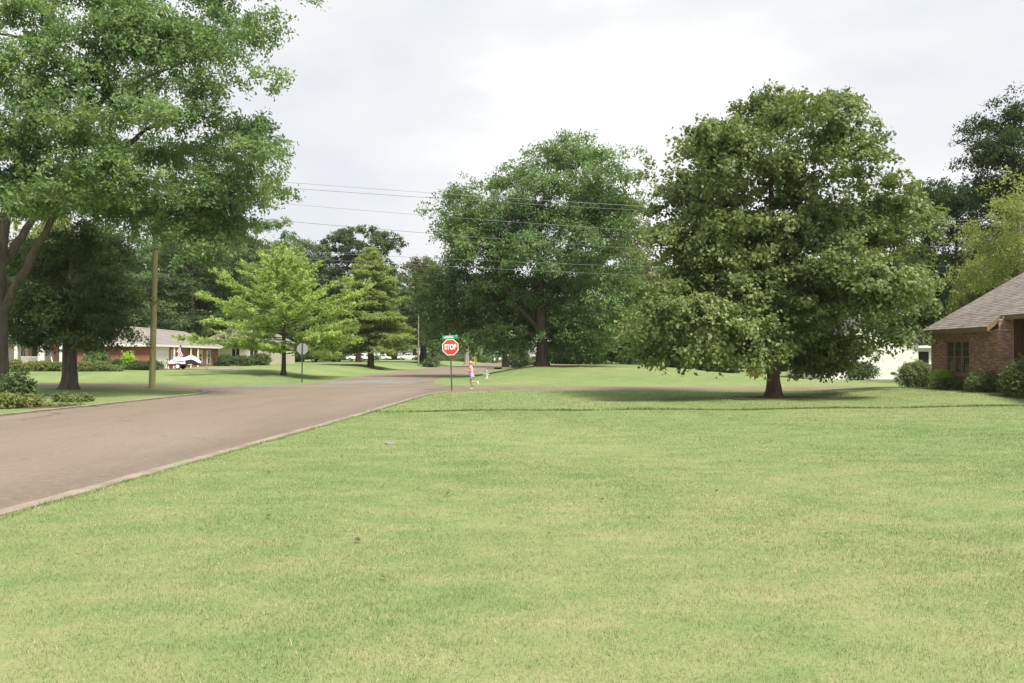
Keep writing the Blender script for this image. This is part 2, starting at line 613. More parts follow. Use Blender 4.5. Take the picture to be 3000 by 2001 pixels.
def poly_dist(P, poly):
    P = np.asarray(P, dtype=float)
    A = np.array(poly, dtype=float)
    B = np.roll(A, -1, axis=0)
    best = np.full(len(P), 1e9)
    ins = np.zeros(len(P), dtype=bool)
    for a, b in zip(A, B):
        ab = b - a
        t_ = np.clip(((P - a) @ ab) / max(ab @ ab, 1e-9), 0, 1)
        d = P - (a + t_[:, None] * ab)
        best = np.minimum(best, np.hypot(d[:, 0], d[:, 1]))
        cond = ((a[1] > P[:, 1]) != (b[1] > P[:, 1]))
        with np.errstate(divide='ignore', invalid='ignore'):
            xi = (b[0] - a[0]) * (P[:, 1] - a[1]) / (b[1] - a[1]) + a[0]
        ins ^= cond & (P[:, 0] < xi)
    return np.where(ins, 0, best)


def road_dist(P):
    return np.minimum(poly_dist(P, MAIN), poly_dist(P, CROSS))


def ground_z(X, Y):
    X, Y = np.atleast_1d(np.asarray(X, float)), np.atleast_1d(np.asarray(Y, float))
    d = road_dist(np.stack([X, Y], 1))
    left = (X < -10) * (.62 * ss(58, 82, Y) + .16 * ss(82, 130, Y))
    right = (X >= -10) * (1.02 * ss(57.5, 80, Y) * (1 - ss(11, 25, X)))
    pad = (X > 0) * .34 * ss(14, 20.5, X) * (1 - ss(46, 50.4, Y)) * ss(34.5, 38.5, Y)
    und = .035 * np.sin(X * .33 + 1.3) * np.sin(Y * .27) + .02 * np.sin(X * .9 + Y * .5)
    return (left + right) * ss(1.3, 9, d) + pad + und * ss(1.3, 5, d)


def gz(x, y):
    return float(ground_z([x], [y])[0])


def px(x, D):
    return (x - 1500.0) * D / FPX


def pz(y, D):
    return CAMZ - (y - HORZ) * D / FPX


def axis(segs):
    o = []
    for a, b, st in segs:
        o += list(np.arange(a, b, st))
    return np.array(o + [segs[-1][1]])


gx = axis([(-700, -120, 40), (-120, -50, 5), (-50, 50, 1), (50, 120, 5), (120, 700, 40)])
gy = axis([(-40, -8, 4), (-8, 135, 1), (135, 300, 6), (300, 1200, 60)])
GX, GY = np.meshgrid(gx, gy)
GZ = ground_z(GX.ravel(), GY.ravel())
V = np.stack([GX.ravel(), GY.ravel(), GZ], 1)
nx, ny = len(gx), len(gy)
I, J = np.meshgrid(np.arange(nx - 1), np.arange(ny - 1))
a0 = (J * nx + I).ravel()
F = np.stack([a0, a0 + 1, a0 + nx + 1, a0 + nx], 1)
tag(link('lawn_ground', np_mesh('lawn_ground', V, F, None, True), 'lawn'), 'mown green lawns on both sides of the street', kind='structure')


def sheet(name, poly, z, mat, label, kind='structure', thick=.0):
    mb = MB()
    tri = tessellate_polygon([[Vector((u, v, 0)) for u, v in poly]])
    mb.add([(u, v, z) for u, v in poly], [tuple(t_) for t_ in tri])
    o = mb.build(name, mat)
    for p in o.data.polygons:
        if p.normal.z < 0:
            p.flip()
    return tag(o, label, kind=kind)


sheet('cross_street', CROSS, .008, 'asphalt', 'narrow side street crossing behind the stop sign')
sheet('main_street', MAIN, .013, 'asphalt', 'wide tan asphalt street running away on the left')


def blob_poly(cx, cy, rx, ry, seed, n=26, rot=0):
    rr = random.Random(seed)
    ph = [rr.uniform(0, 6.28) for _ in range(4)]
    o = []
    for i in range(n):
        a = 2 * math.pi * i / n
        q = 1 + .18 * math.sin(3 * a + ph[0]) + .12 * math.sin(5 * a + ph[1]) + .1 * math.sin(9 * a + ph[2])
        x, y = rx * q * math.cos(a), ry * q * math.sin(a)
        o.append((cx + x * math.cos(rot) - y * math.sin(rot), cy + x * math.sin(rot) + y * math.cos(rot)))
    return o


for k, (cx, cy, rx, ry, lab) in enumerate([
        (-10.2, 65.5, 3.4, 4.6, 'largest grey repair patch in the middle of the crossing'),
        (-13.2, 56.2, 5.2, .8, 'long thin grey repair patch along the near crossing edge'),
        (-6.4, 57.0, 2.8, .7, 'short grey repair patch beside the stop sign corner'),
        (-17.4, 54.6, 2.6, .8, 'blue grey repair patch at the left corner of the crossing'),
        (-6.9, 67.5, .9, 1.6, 'pale patch at the far right corner of the crossing')]):
    sheet('asphalt_patch', blob_poly(cx, cy, rx, ry, 40 + k), .018 + .001 * k, 'patch_asphalt', lab)


def ribbon(line, off0, off1, z0, z1, name, mat, label, step=3.0, gap=.012, stop=None):
    """a concrete kerb cast in lengths: each length its own piece"""
    root = tag(bpy.data.objects.new(name, None), label, kind='structure')
    COL.objects.link(root)
    pts = [Vector((x, y, 0)) for x, y in line]
    dense = []
    for a, b in zip(pts[:-1], pts[1:]):
        n = max(1, int((b - a).length / .25))
        dense += [a + (b - a) * (i / n) for i in range(n)]
    dense.append(pts[-1])
    per = max(2, int(step / .25))
    k = 0
    while k < len(dense) - 2:
        seg = dense[k:k + per + 1]
        mb = MB()
        base = len(mb.v)
        rows = []
        dz = random.uniform(-.006, .006)
        for i, p in enumerate(seg):
            j = k + i
            d = (dense[min(j + 1, len(dense) - 1)] - dense[max(j - 1, 0)]).normalized()
            nrm = Vector((d.y, -d.x, 0))
            q = p + d * (gap if i == 0 else -gap if i == len(seg) - 1 else 0)
            w = random.uniform(-.025, .025)
            a_, b_ = q + nrm * (off0 + w), q + nrm * (off1 + w * .5)
            c_ = .012
            rows.append([(a_.x, a_.y, z0), (a_.x, a_.y, z1 + dz - c_), (a_ + nrm * c_).to_tuple()[:2] + (z1 + dz,), (b_ - nrm * c_).to_tuple()[:2] + (z1 + dz,), (b_.x, b_.y, z1 + dz - c_), (b_.x, b_.y, z0)])
        vs = [v for r_ in rows for v in r_]
        fs = []
        for i in range(len(rows) - 1):
            for j in range(5):
                fs.append((i * 6 + j, i * 6 + j + 1, (i + 1) * 6 + j + 1, (i + 1) * 6 + j))
        fs += [tuple(range(6)), tuple(reversed(range((len(rows) - 1) * 6, len(rows) * 6)))]
        mb.add(vs, fs)
        mb.build('kerb_length', mat, root)
        k += per
    return root


ribbon([p for p in MAIN_R if p[1] < 48.5], -.10, .12, -.05, .030, 'right_kerb', 'concrete', 'low concrete kerb strip along the near lawn')
ribbon([p for p in MAIN_L if p[1] < 49], .05, -.20, -.05, .075, 'left_kerb', 'concrete', 'pale concrete kerb on the left side of the street')

# bare soil around trees and shrub beds
for cx, cy, rx, ry, sd_, lab in ((12.2, 41.2, 2.0, .9, 1, 'bare soil ring under the round crowned oak'),
                                 (2.7, 77.8, 4.2, 1.6, 2, 'bare worn soil under the tall pecan'),
                                 (-18.0, 34.0, 2.6, 1.2, 3, 'leaf strewn soil bed at the left kerb'),
                                 (-25.4, 44.0, 1.9, 1.5, 4, 'bare soil at the foot of the huge left oak'),
                                 (-40.0, 77.6, 6.5, .8, 5, 'red brown mulch bed under the clipped hedge')):
    pl = blob_poly(cx, cy, rx, ry, sd_)
    cz = gz(cx, cy)
    vs = [(cx, cy, cz + .02)] + [(cx + (x - cx) * q, cy + (y - cy) * q, gz(cx + (x - cx) * q, cy + (y - cy) * q) + (.02 if q < .9 else .006)) for q in (.5, 1) for x, y in pl]
    n = len(pl)
    fs = [(0, 1 + i, 1 + (i + 1) % n) for i in range(n)] + [(1 + i, 1 + n + i, 1 + n + (i + 1) % n, 1 + (i + 1) % n) for i in range(n)]
    tag(MB().add(vs, fs).build('soil_bed', 'soil'), lab, kind='structure')


_LAT = np.random.RandomState(3).uniform(0, 1, (32, 32, 32))


def vnoise(P):
    P = np.asarray(P, float)
    i = np.floor(P).astype(int)
    f = P - i
    f = f * f * (3 - 2 * f)
    o = 0
    for dx in (0, 1):
        for dy in (0, 1):
            for dz in (0, 1):
                wgt = (f[:, 0] if dx else 1 - f[:, 0]) * (f[:, 1] if dy else 1 - f[:, 1]) * (f[:, 2] if dz else 1 - f[:, 2])
                o = o + wgt * _LAT[(i[:, 0] + dx) % 32, (i[:, 1] + dy) % 32, (i[:, 2] + dz) % 32]
    return o


# ------------------------------------------------------------------ grass blades
def blades(name, X, Y, h, wd, mat, label, lean=.5, seed=1, z=None):
    rs = np.random.RandomState(seed)
    n = len(X)
    Z = ground_z(X, Y) if z is None else z
    a = rs.uniform(0, 2 * np.pi, n)
    b = a + np.pi / 2 + rs.normal(0, .4, n)
    ln = np.abs(rs.normal(0, lean, n)) * h
    tuft = vnoise(np.stack([X * 3.1, Y * 3.1, X * 0 + 5.5], 1)) * .6 + vnoise(np.stack([X * 9.0, Y * 9.0, X * 0 + 1.5], 1)) * .4
    hh = h * rs.uniform(.55, 1.15, n) * (.45 + 1.1 * tuft)
    wv = wd * rs.uniform(.7, 1.2, n)
    P = np.stack([X, Y, Z - .004], 1)
    s = np.stack([np.cos(a), np.sin(a), np.zeros(n)], 1) * wv[:, None] * .5
    tip = P + np.stack([np.cos(b) * ln, np.sin(b) * ln, hh], 1)
    V = np.stack([P - s, P + s, tip], 1).reshape(-1, 3)
    F = np.arange(n * 3).reshape(-1, 3)
    r = rs.uniform(0, 1, n)
    odd = rs.uniform(0, 1, n)
    r = np.where(odd < .09, 1.55, np.where(odd > .94, -.7, r))
    r = np.repeat(r, 3)
    return tag(link(name, np_mesh(name, V, F, r), mat), label, kind='stuff')


def scatter_view(n, d0, d1, seed, pad=1.08):
    rs = np.random.RandomState(seed)
    D = np.sqrt(rs.uniform(d0 * d0, d1 * d1, n))
    X = rs.uniform(-1, 1, n) * (D * 1500 / FPX * pad + 2.2)      # room for a step to either side
    return X, D


Xs, Ys, Hs, Ws = [], [], [], []
for n, d0, d1, h_, w_, sd_, f0, f1 in ((330000, 3.6, 11.5, .033, .0048, 1, 0, 4.5), (350000, 7, 20, .033, .0072, 2, 4.5, 5.5), (290000, 14.5, 38, .034, .0130, 3, 5.5, 9), (145000, 29, 50, .036, .024, 4, 9, 0)):
    X, Y = scatter_view(n, d0, d1, sd_)
    edge = np.interp(Y, [p[1] for p in MAIN_R], [p[0] for p in MAIN_R])
    k = (X > edge + .12 + RS.uniform(-.03, .12, len(X))) & (road_dist(np.stack([X, Y], 1)) > .1)
    q_ = RS.uniform(0, 1, len(X))                # blade sizes blend into one another
    if f0:
        k &= q_ < (Y - d0) / f0
    if f1:
        k &= q_ < (d1 - Y) / f1
    Xs.append(X[k]); Ys.append(Y[k]); Hs.append(np.full(k.sum(), h_)); Ws.append(np.full(k.sum(), w_))
blades('grass', np.concatenate(Xs), np.concatenate(Ys), np.concatenate(Hs), np.concatenate(Ws), 'grass_blade', 'short mown grass of the near lawn', .75, 5)

# the rank line of unmown grass across the lawn, and tufts along kerb and bed edges
n = 9000
X = RS.uniform(-4.9, 24, n)
yl = np.interp(X, [-5, 2, 10, 19, 24], [30.6, 31.3, 32.6, 34.0, 34.8])
Y = yl + RS.normal(0, .06, n) + .05 * np.sin(X * 2.1)
kq = vnoise(np.stack([X * .9, Y * 0 + 3.3, X * 0 + 1.7], 1)) + RS.normal(0, .12, n) > .30
X, Y = X[kq], Y[kq]
blades('unmown_grass_line', X, Y, np.full(len(X), .085), np.full(len(X), .022), 'rank_grass', 'dark thin line of unmown grass crossing the lawn', .5, 8)
Xk, Yk = [], []
for line, off in ((MAIN_R, .17), (MAIN_L, -.33)):
    ys = RS.uniform(8, 48, 7000)
    xs = np.interp(ys, [p[1] for p in line], [p[0] for p in line]) + off + RS.normal(0, .035, 7000) + .04 * np.sin(ys * 3.1)
    Xk.append(xs); Yk.append(ys)
blades('kerb_grass', np.concatenate(Xk), np.concatenate(Yk), np.full(14000, .06), np.full(14000, .012), 'grass_blade', 'ragged grass edge spilling over the kerbs', .8, 9)
# dry straws lying on the near lawn
n = 900
X, Y = scatter_view(n, 4.8, 14, 77)
k = X > np.interp(Y, [p[1] for p in MAIN_R], [p[0] for p in MAIN_R]) + .3
blades('dry_straw', X[k], Y[k], np.full(k.sum(), .022), np.full(k.sum(), .005), 'straw', 'pale dry grass stalks lying in the near lawn', 4.0, 10)


# ------------------------------------------------------------------ trees
def unit(A):
    return A / np.maximum(np.linalg.norm(A, axis=1, keepdims=True), 1e-9)


def leaf_mesh(name, P, T, N, size, asp, rnd):
    T = unit(T)
    N = unit(N - T * np.sum(N * T, 1, keepdims=True))
    B = np.cross(N, T)
    s = size[:, None]
    fold = N * s * .10
    V = np.stack([P - T * s * .5, P + B * s * asp * .5 + fold, P + T * s * .5 - fold, P - B * s * asp * .5 + fold], 1).reshape(-1, 3)
    F = np.arange(len(P) * 4).reshape(-1, 4)
    return np_mesh(name, V, F, np.repeat(rnd, 4))


def lobed_leaves(lobes, n_leaves, per, leaf, asp, rs, tw=.55, spread=.16, gap=.34, gfreq=.55, droop=.25, inner=.2, flat=.75, bough=0.0, tpb=12):
    """lobes: (n,6) centre and half-axes. Leaves sit on twigs, twigs on flattened boughs spread over the lobes.
    returns leaf arrays and the twig points"""
    L = np.asarray(lobes, float)
    wt = L[:, 3] * L[:, 5] + L[:, 3] * L[:, 4] + L[:, 4] * L[:, 5]
    if L.shape[1] > 6:
        wt = wt * L[:, 6]
        L = L[:, :6]
    nt_ = int(n_leaves / per)
    nb_ = max(6, nt_ // tpb) if bough else nt_
    m_ = int(nb_ * 3) + 20
    idx = rs.choice(len(L), m_, p=wt / wt.sum())
    u = unit(rs.normal(size=(m_, 3)))
    rad = 1 - np.abs(rs.normal(0, .17, m_))
    rin = rs.uniform(0, 1, m_) < inner
    rad = np.where(rin, rs.uniform(.2, .9, m_), rad)
    rad = np.clip(rad, .1, 1.0) * (1 + .08 * rs.normal(size=m_)) * (.86 if bough else 1.0)
    C = L[idx, :3] + u * L[idx, 3:] * rad[:, None]
    # thin out what lies deep inside another lobe
    keep = np.ones(len(C), bool)
    for k in range(len(L)):
        q = np.linalg.norm((C - L[k, :3]) / L[k, 3:], axis=1)
        deep = (q < .62) & (idx != k)
        keep &= ~(deep & (rs.uniform(0, 1, len(C)) < .6))
    g = .65 * vnoise(C * gfreq + 7.3) + .35 * vnoise(C * gfreq * 2.7 + 3.1)
    keep &= g > gap + .05 * rs.normal(size=len(C))
    C, u = C[keep][:nb_], u[keep][:nb_]
    br = rs.uniform(0, 1, len(C))
    if bough:
        k = int(math.ceil(nt_ / max(1, len(C))))
        bs = bough * rs.uniform(.55, 1.35, len(C))
        B0, br, u, bs = np.repeat(C, k, 0), np.repeat(br, k), np.repeat(u, k, 0), np.repeat(bs, k)
        # a bough reaches outward from its centre, a flat spray that droops at its rim
        hor = unit(u * np.array([1, 1, .25]))
        off = rs.normal(size=B0.shape)
        off = off / np.maximum(1, np.linalg.norm(off, axis=1, keepdims=True) / 1.75) * bs[:, None]
        along = np.sum(off * hor, 1, keepdims=True)
        off = off + hor * along * .45
        r2 = np.hypot(off[:, 0], off[:, 1])
        off[:, 2] = off[:, 2] * .36 - .13 * r2 * r2 / np.maximum(bs, .1)
        C = B0 + off
        u = unit(u + .6 * unit(off))
    tdir = unit(u * .9 + rs.normal(size=C.shape) * .45 + np.array([0, 0, .15]))
    twr = rs.uniform(0, 1, len(C))
    P = np.repeat(C, per, 0)
    D = np.repeat(tdir, per, 0)
    s = rs.uniform(-.25, 1, len(P))
    P = P + D * (s * tw)[:, None] + rs.normal(size=P.shape) * spread * np.array([1, 1, flat])
    P[:, 2] -= droop * np.clip(s, 0, 1) ** 2 * tw
    T = unit(D * .7 + rs.normal(size=P.shape) * .7 + np.array([0, 0, -.35]))
    N = unit(np.array([0, 0, .60]) + rs.normal(size=P.shape) * .42 + np.repeat(u, per, 0) * .62)
    size = leaf * rs.uniform(.65, 1.25, len(P))
    rnd = np.clip(.36 * np.repeat(br, per) + .24 * np.repeat(twr, per) + .40 * rs.uniform(0, 1, len(P)), 0, 1)
    return P, T, N, size, asp, rnd, C


def bend(a, b, rs, sag=.08, n=6):
    a, b = Vector(a), Vector(b)
    d = (b - a)
    o = []
    k = Vector(rs.normal(size=3)) * d.length * .07
    for i in range(n + 1):
        t_ = i / n
        o.append(a + d * t_ + k * math.sin(math.pi * t_) + Vector((0, 0, sag * d.length)) * math.sin(math.pi * t_))
    return o


def flare_fn(n_root, amt, seed):
    rr = random.Random(seed)
    ph, k = rr.uniform(0, 6), n_root
    w = [rr.uniform(.6, 1.3) for _ in range(k + 1)]

    def f(i, t_):
        fall = math.exp(-i * .75)
        return 1 + amt * fall * (.5 + .5 * math.cos(k * t_ + ph)) * w[int((t_ / 6.2832) * k) % k] + .03 * math.sin(7 * t_ + i)
    return f


def tree(name, label, base, trunk, lobes, leafm, barkm, n_leaves, leaf=.2, asp=.5, per=22, seed=1, limbs=(), group=None,
         tw=.55, spread=.16, gap=.34, gfreq=.55, droop=.25, subs=5, inner=.2, flare=.55, lr=.16, flat=.75, bough=0.0, tpb=12):
    """trunk: list of (x,y,z,radius) local; lobes local; limbs: extra polylines [(x,y,z,r),...]"""
    rs = np.random.RandomState(seed)
    root = thing(name, label, 'tree', base, 0, group)
    P, T, N, S, A, rnd, C = lobed_leaves(lobes, n_leaves, per, leaf, asp, rs, tw, spread, gap, gfreq, droop, inner, flat, bough, tpb)
    link('crown', leaf_mesh('crown', P, T, N, S, A, rnd), leafm, root)
    mb = MB()
    tp = [Vector(p[:3]) for p in trunk]
    # finer rings near the ground for the root flare
    pts, rad = [], []
    for i in range(len(trunk) - 1):
        m_ = 7 if i == 0 else 4
        for k in range(m_):
            q = k / m_
            pts.append(tp[i].lerp(tp[i + 1], q))
            rad.append(trunk[i][3] * (1 - q) + trunk[i + 1][3] * q)
    pts.append(tp[-1]); rad.append(trunk[-1][3])
    mb.tube(pts, rad, 18, True, .5, flare_fn(5, flare, seed))
    lb = mb
    skel = [(p, r_) for p, r_ in zip(pts, rad) if p.z > pts[0].z + .28 * (pts[-1].z - pts[0].z)]
    for lm in limbs:
        q = [Vector(p[:3]) for p in lm]
        rr = [p[3] for p in lm]
        fine, fr = [], []
        for i in range(len(q) - 1):
            for k in range(4):
                fine.append(q[i].lerp(q[i + 1], k / 4) + Vector(rs.normal(size=3)) * .03)
                fr.append(rr[i] * (1 - k / 4) + rr[i + 1] * k / 4)
        fine.append(q[-1]); fr.append(rr[-1])
        lb.tube(fine, fr, 10)
        skel += list(zip(fine, fr))
    Cn = C
    for l in sorted(lobes, key=lambda l_: (Vector(l_[:3]) - tp[0]).length):
        c = Vector(l[:3])
        best = min(skel, key=lambda s_: (s_[0] - c).length + max(0, s_[0].z - c.z + .2) * 1.6)
        r0 = min(lr, best[1] * .75)
        path = bend(best[0], c, rs, .06)
        rr = [r0 * (1 - .72 * i / (len(path) - 1)) for i in range(len(path))]
        lb.tube(path, rr, 7)
        skel += list(zip(path[2:], rr[2:]))
        near = np.where(np.linalg.norm((Cn - np.array(l[:3])) / np.array(l[3:6]), axis=1) < 1.05)[0]
        for k in rs.choice(near, min(subs, len(near)), replace=False) if len(near) else []:
            p0 = path[rs.randint(2, len(path))]
            lb.tube(bend(p0, Cn[k], rs, .05, 4), [rr[-1] * .9, rr[-1] * .75, rr[-1] * .6, rr[-1] * .45, .012], 5)
    lb.build('trunk', barkm, root, True)
    return root


def from_px(lobes, D, bx, by, bz, rs, depth=3.0, kd=.9):
    """rough outline read off the picture -> lobes in metres around the trunk"""
    o = []
    for l in lobes:
        d = l[4] if len(l) > 4 else rs.uniform(-depth, depth)
        DD = D + d
        o.append((px(l[0], DD) - bx, d, pz(l[1], DD) - bz, l[2] * DD / FPX, (l[2] + l[3]) * .5 * kd * DD / FPX, l[3] * DD / FPX))
    return o


# --- huge willow oak at the left edge
D = 44.0
bx_, by_ = px(-8, D), D
bz_ = gz(bx_, by_)
rs = np.random.RandomState(21)
LO = [(725, 30, 85, 48), (650, 100, 100, 55), (735, 140, 55, 40), (715, 235, 78, 45), (680, 330, 90, 55), (765, 410, 55, 42), (720, 470, 70, 58), (765, 540, 50, 45),
      (620, 200, 100, 70), (560, 70, 110, 75), (440, 60, 120, 80), (450, 200, 120, 80), (330, 120, 130, 85, -4), (200, 60, 140, 85, -4), (60, 60, 130, 90), (100, 200, 140, 85, -5),
      (240, 230, 130, 85, -4), (350, 300, 120, 75, -4), (560, 330, 110, 65), (480, 430, 120, 70), (620, 450, 110, 70), (330, 420, 110, 70), (180, 380, 130, 80, -5), (50, 350, 130, 85, -5),
      (70, 470, 120, 70, -4), (210, 520, 110, 60), (380, 540, 110, 55), (520, 570, 120, 65), (650, 610, 95, 75), (700, 690, 65, 45), (600, 700, 95, 50), (120, 560, 110, 60, 4), (60, 560, 90, 55, -3), (300, 600, 90, 45, 2), (440, 620, 90, 50, 1), (560, 640, 90, 50, -1), (250, 420, 110, 70, -6), (420, 330, 100, 70, -6), (130, 290, 110, 70, -7), (600, 560, 90, 60, -2), (680, 540, 70, 60, -2), (40, 530, 110, 55, -6), (180, 560, 100, 50, -6), (320, 520, 100, 55, -6), (-60, 450, 110, 70, -5),
      (300, -100, 260, 110), (620, -70, 200, 90), (30, -150, 260, 130), (-170, 80, 180, 160), (-200, 330, 190, 140), (-120, 560, 130, 80), (450, -220, 240, 110), (100, -330, 260, 120)]
lob = from_px(LO, D, bx_, by_, bz_, rs, 5.0)
lob = [l + ((.85 if (o_[0] > 540 and o_[1] < 560) else 1.0),) for l, o_ in zip(lob, LO)]      # the outer boughs are thin against the sky


def L3(x, y, d, r_, D=D, bx_=bx_, bz_=bz_):
    return (px(x, D + d) - bx_, d, pz(y, D + d) - bz_, r_)


tree('willow_oak_tree', 'huge oak at the left edge with fine leaves and leaning limbs', (bx_, by_, bz_),
     [(0, 0, -.1, .56), L3(-6, 1040, 0, .46), L3(-6, 900, 0, .43), L3(-6, 760, 0, .33), L3(10, 640, 0, .27), L3(60, 480, .5, .24), L3(110, 250, 0, .17), L3(150, 0, 0, .10)],
     lob, 'leaf_willow_oak', 'bark_grey', 175000, .205, .48, 36, 22,
     limbs=[[L3(0, 925, 0, .26), L3(42, 840, -.3, .20), L3(105, 720, -.6, .175), L3(165, 620, -1, .16), L3(260, 500, -1, .15), L3(420, 380, -1, .10), L3(600, 300, 0, .06)],
            [L3(2, 780, 0, .24), L3(60, 690, 1, .19), L3(120, 590, 2, .16), L3(200, 420, 2.5, .11), L3(330, 250, 2, .06)],
            [L3(165, 620, -1, .12), L3(300, 560, 0, .10), L3(480, 610, 1.5, .08), L3(600, 690, 2, .05)],
            [L3(260, 500, -1, .12), L3(430, 470, 1, .09), L3(620, 430, 2, .06), L3(770, 470, 2, .035)],
            [L3(60, 480, .5, .16), L3(220, 330, 1, .12), L3(430, 220, 1.5, .08), L3(660, 130, 1, .04)]],
     gap=.30, gfreq=.42, tw=.55, spread=.17, subs=5, flare=.75, lr=.09, inner=.28, bough=.72, tpb=14)

# --- dark low-branched tree behind it
D = 51.7
bx_, by_ = px(205, D), D
bz_ = gz(bx_, by_)
LO = [(200, 705, 90, 60), (290, 745, 80, 65), (120, 765, 90, 75), (220, 800, 115, 80), (320, 850, 65, 75), (90, 860, 70, 75), (255, 920, 105, 65), (120, 945, 85, 45), (320, 955, 65, 45),
      (60, 985, 45, 26), (280, 990, 70, 24), (375, 975, 28, 16), (110, 985, 60, 26), (190, 870, 95, 75), (30, 930, 50, 50), (240, 700, 60, 45)]
tree('evergreen_tree', 'dark dense low branched tree between the huge oak and utility pole', (bx_, by_, bz_),
     [(0, 0, -.1, .50), L3(205, 1085, 0, .40, D, bx_, bz_), L3(202, 980, 0, .34, D, bx_, bz_), L3(205, 850, 0, .24, D, bx_, bz_), L3(215, 700, 0, .10, D, bx_, bz_)],
     from_px(LO, D, bx_, by_, bz_, np.random.RandomState(31), 2.2), 'leaf_dark_broad', 'bark_grey', 60000, .18, .55, 30, 32,
     limbs=[[L3(203, 985, 0, .17, D, bx_, bz_), L3(170, 930, -.3, .14, D, bx_, bz_), L3(130, 850, -.5, .09, D, bx_, bz_)],
            [L3(205, 900, 0, .14, D, bx_, bz_), L3(260, 820, .3, .10, D, bx_, bz_), L3(300, 740, .5, .06, D, bx_, bz_)]],
     gap=.28, tw=.42, spread=.15, subs=4, flare=.85, lr=.08, bough=.5, tpb=11)

# --- broad oak on the right lawn
D = 41.2
bx_, by_ = px(2266, D), D
bz_ = gz(bx_, by_)
LO = [(2240, 268, 24, 34), (2330, 280, 26, 34), (2447, 292, 26, 38), (2147, 335, 28, 36), (2082, 365, 28, 32), (1940, 505, 26, 32), (2622, 520, 26, 32), (2390, 330, 30, 34), (2245, 330, 75, 75), (2320, 350, 65, 65), (2452, 352, 72, 92), (2150, 400, 62, 85), (2085, 440, 70, 85), (2225, 450, 105, 85), (2350, 470, 110, 90), (2485, 490, 85, 90),
      (1985, 570, 62, 80), (1965, 640, 50, 60), (2110, 520, 70, 60), (2625, 580, 60, 75), (2570, 640, 105, 100), (2180, 680, 130, 90), (2320, 650, 135, 105), (2450, 670, 115, 100),
      (2680, 680, 70, 85), (2020, 790, 115, 100), (2190, 820, 140, 105), (2370, 840, 150, 115), (2560, 810, 130, 110), (2680, 830, 72, 100), (1930, 900, 85, 95), (2070, 940, 130, 95),
      (2260, 950, 130, 80), (2420, 930, 110, 80), (2630, 930, 70, 60), (1970, 1010, 85, 45), (2110, 1015, 95, 34), (2340, 1035, 90, 34), (2470, 1030, 90, 34), (2630, 985, 60, 40),
      (2060, 640, 80, 60, -.5), (2030, 710, 85, 60, -1.5), (2150, 590, 80, 60, 1.0), (2110, 680, 80, 60, -2.5), (2215, 1030, 60, 30, -3), (1960, 1050, 40, 20), (2090, 1050, 40, 20)]
tree('oak_tree', 'broad round crowned oak alone on the right lawn', (bx_, by_, bz_),
     [(0, 0, -.1, .42), L3(2266, 1110, 0, .29, D, bx_, bz_), L3(2264, 1000, 0, .25, D, bx_, bz_), L3(2262, 800, 0, .19, D, bx_, bz_), L3(2262, 600, 0, .13, D, bx_, bz_), L3(2260, 380, 0, .05, D, bx_, bz_)],
     from_px(LO, D, bx_, by_, bz_, np.random.RandomState(41), 4.2), 'leaf_oak', 'bark_red', 135000, .21, .62, 28, 42,
     limbs=[[L3(2264, 850, 0, .13, D, bx_, bz_), L3(2310, 700, -.8, .10, D, bx_, bz_), L3(2350, 560, -1.2, .06, D, bx_, bz_)],
            [L3(2265, 1010, 0, .11, D, bx_, bz_), L3(2350, 985, .5, .08, D, bx_, bz_), L3(2470, 1000, 1, .04, D, bx_, bz_)]],
     gap=.28, gfreq=.55, tw=.45, spread=.15, droop=.5, subs=5, flare=.7, lr=.075, inner=.25, bough=.52, tpb=11)

# --- tall pecan across the side street
D = 79.0
bx_, by_ = px(1588, D), D
bz_ = gz(bx_, by_)
LO = [(1685, 448, 88, 58), (1755, 480, 62, 60), (1640, 440, 50, 45), (1700, 530, 95, 55), (1790, 560, 60, 55), (1740, 640, 90, 60), (1600, 520, 70, 55), (1540, 500, 45, 42), (1470, 565, 90, 65), (1400, 560, 42, 40), (1362, 575, 36, 48), (1345, 625, 40, 46), (1400, 600, 80, 60),
      (1560, 590, 120, 85), (1690, 590, 120, 75), (1830, 580, 62, 80), (1790, 660, 95, 80), (1370, 700, 75, 60), (1470, 690, 110, 85), (1620, 720, 130, 90), (1750, 760, 100, 90), (1335, 740, 48, 42),
      (1380, 810, 110, 85), (1500, 840, 120, 80), (1660, 850, 120, 80), (1290, 850, 70, 75), (1400, 920, 110, 75), (1540, 940, 110, 70), (1690, 930, 100, 80), (1780, 880, 70, 90), (1300, 950, 60, 60),
      (1470, 985, 80, 36), (1640, 985, 60, 36), (1720, 1000, 60, 42), (1360, 975, 60, 34)]
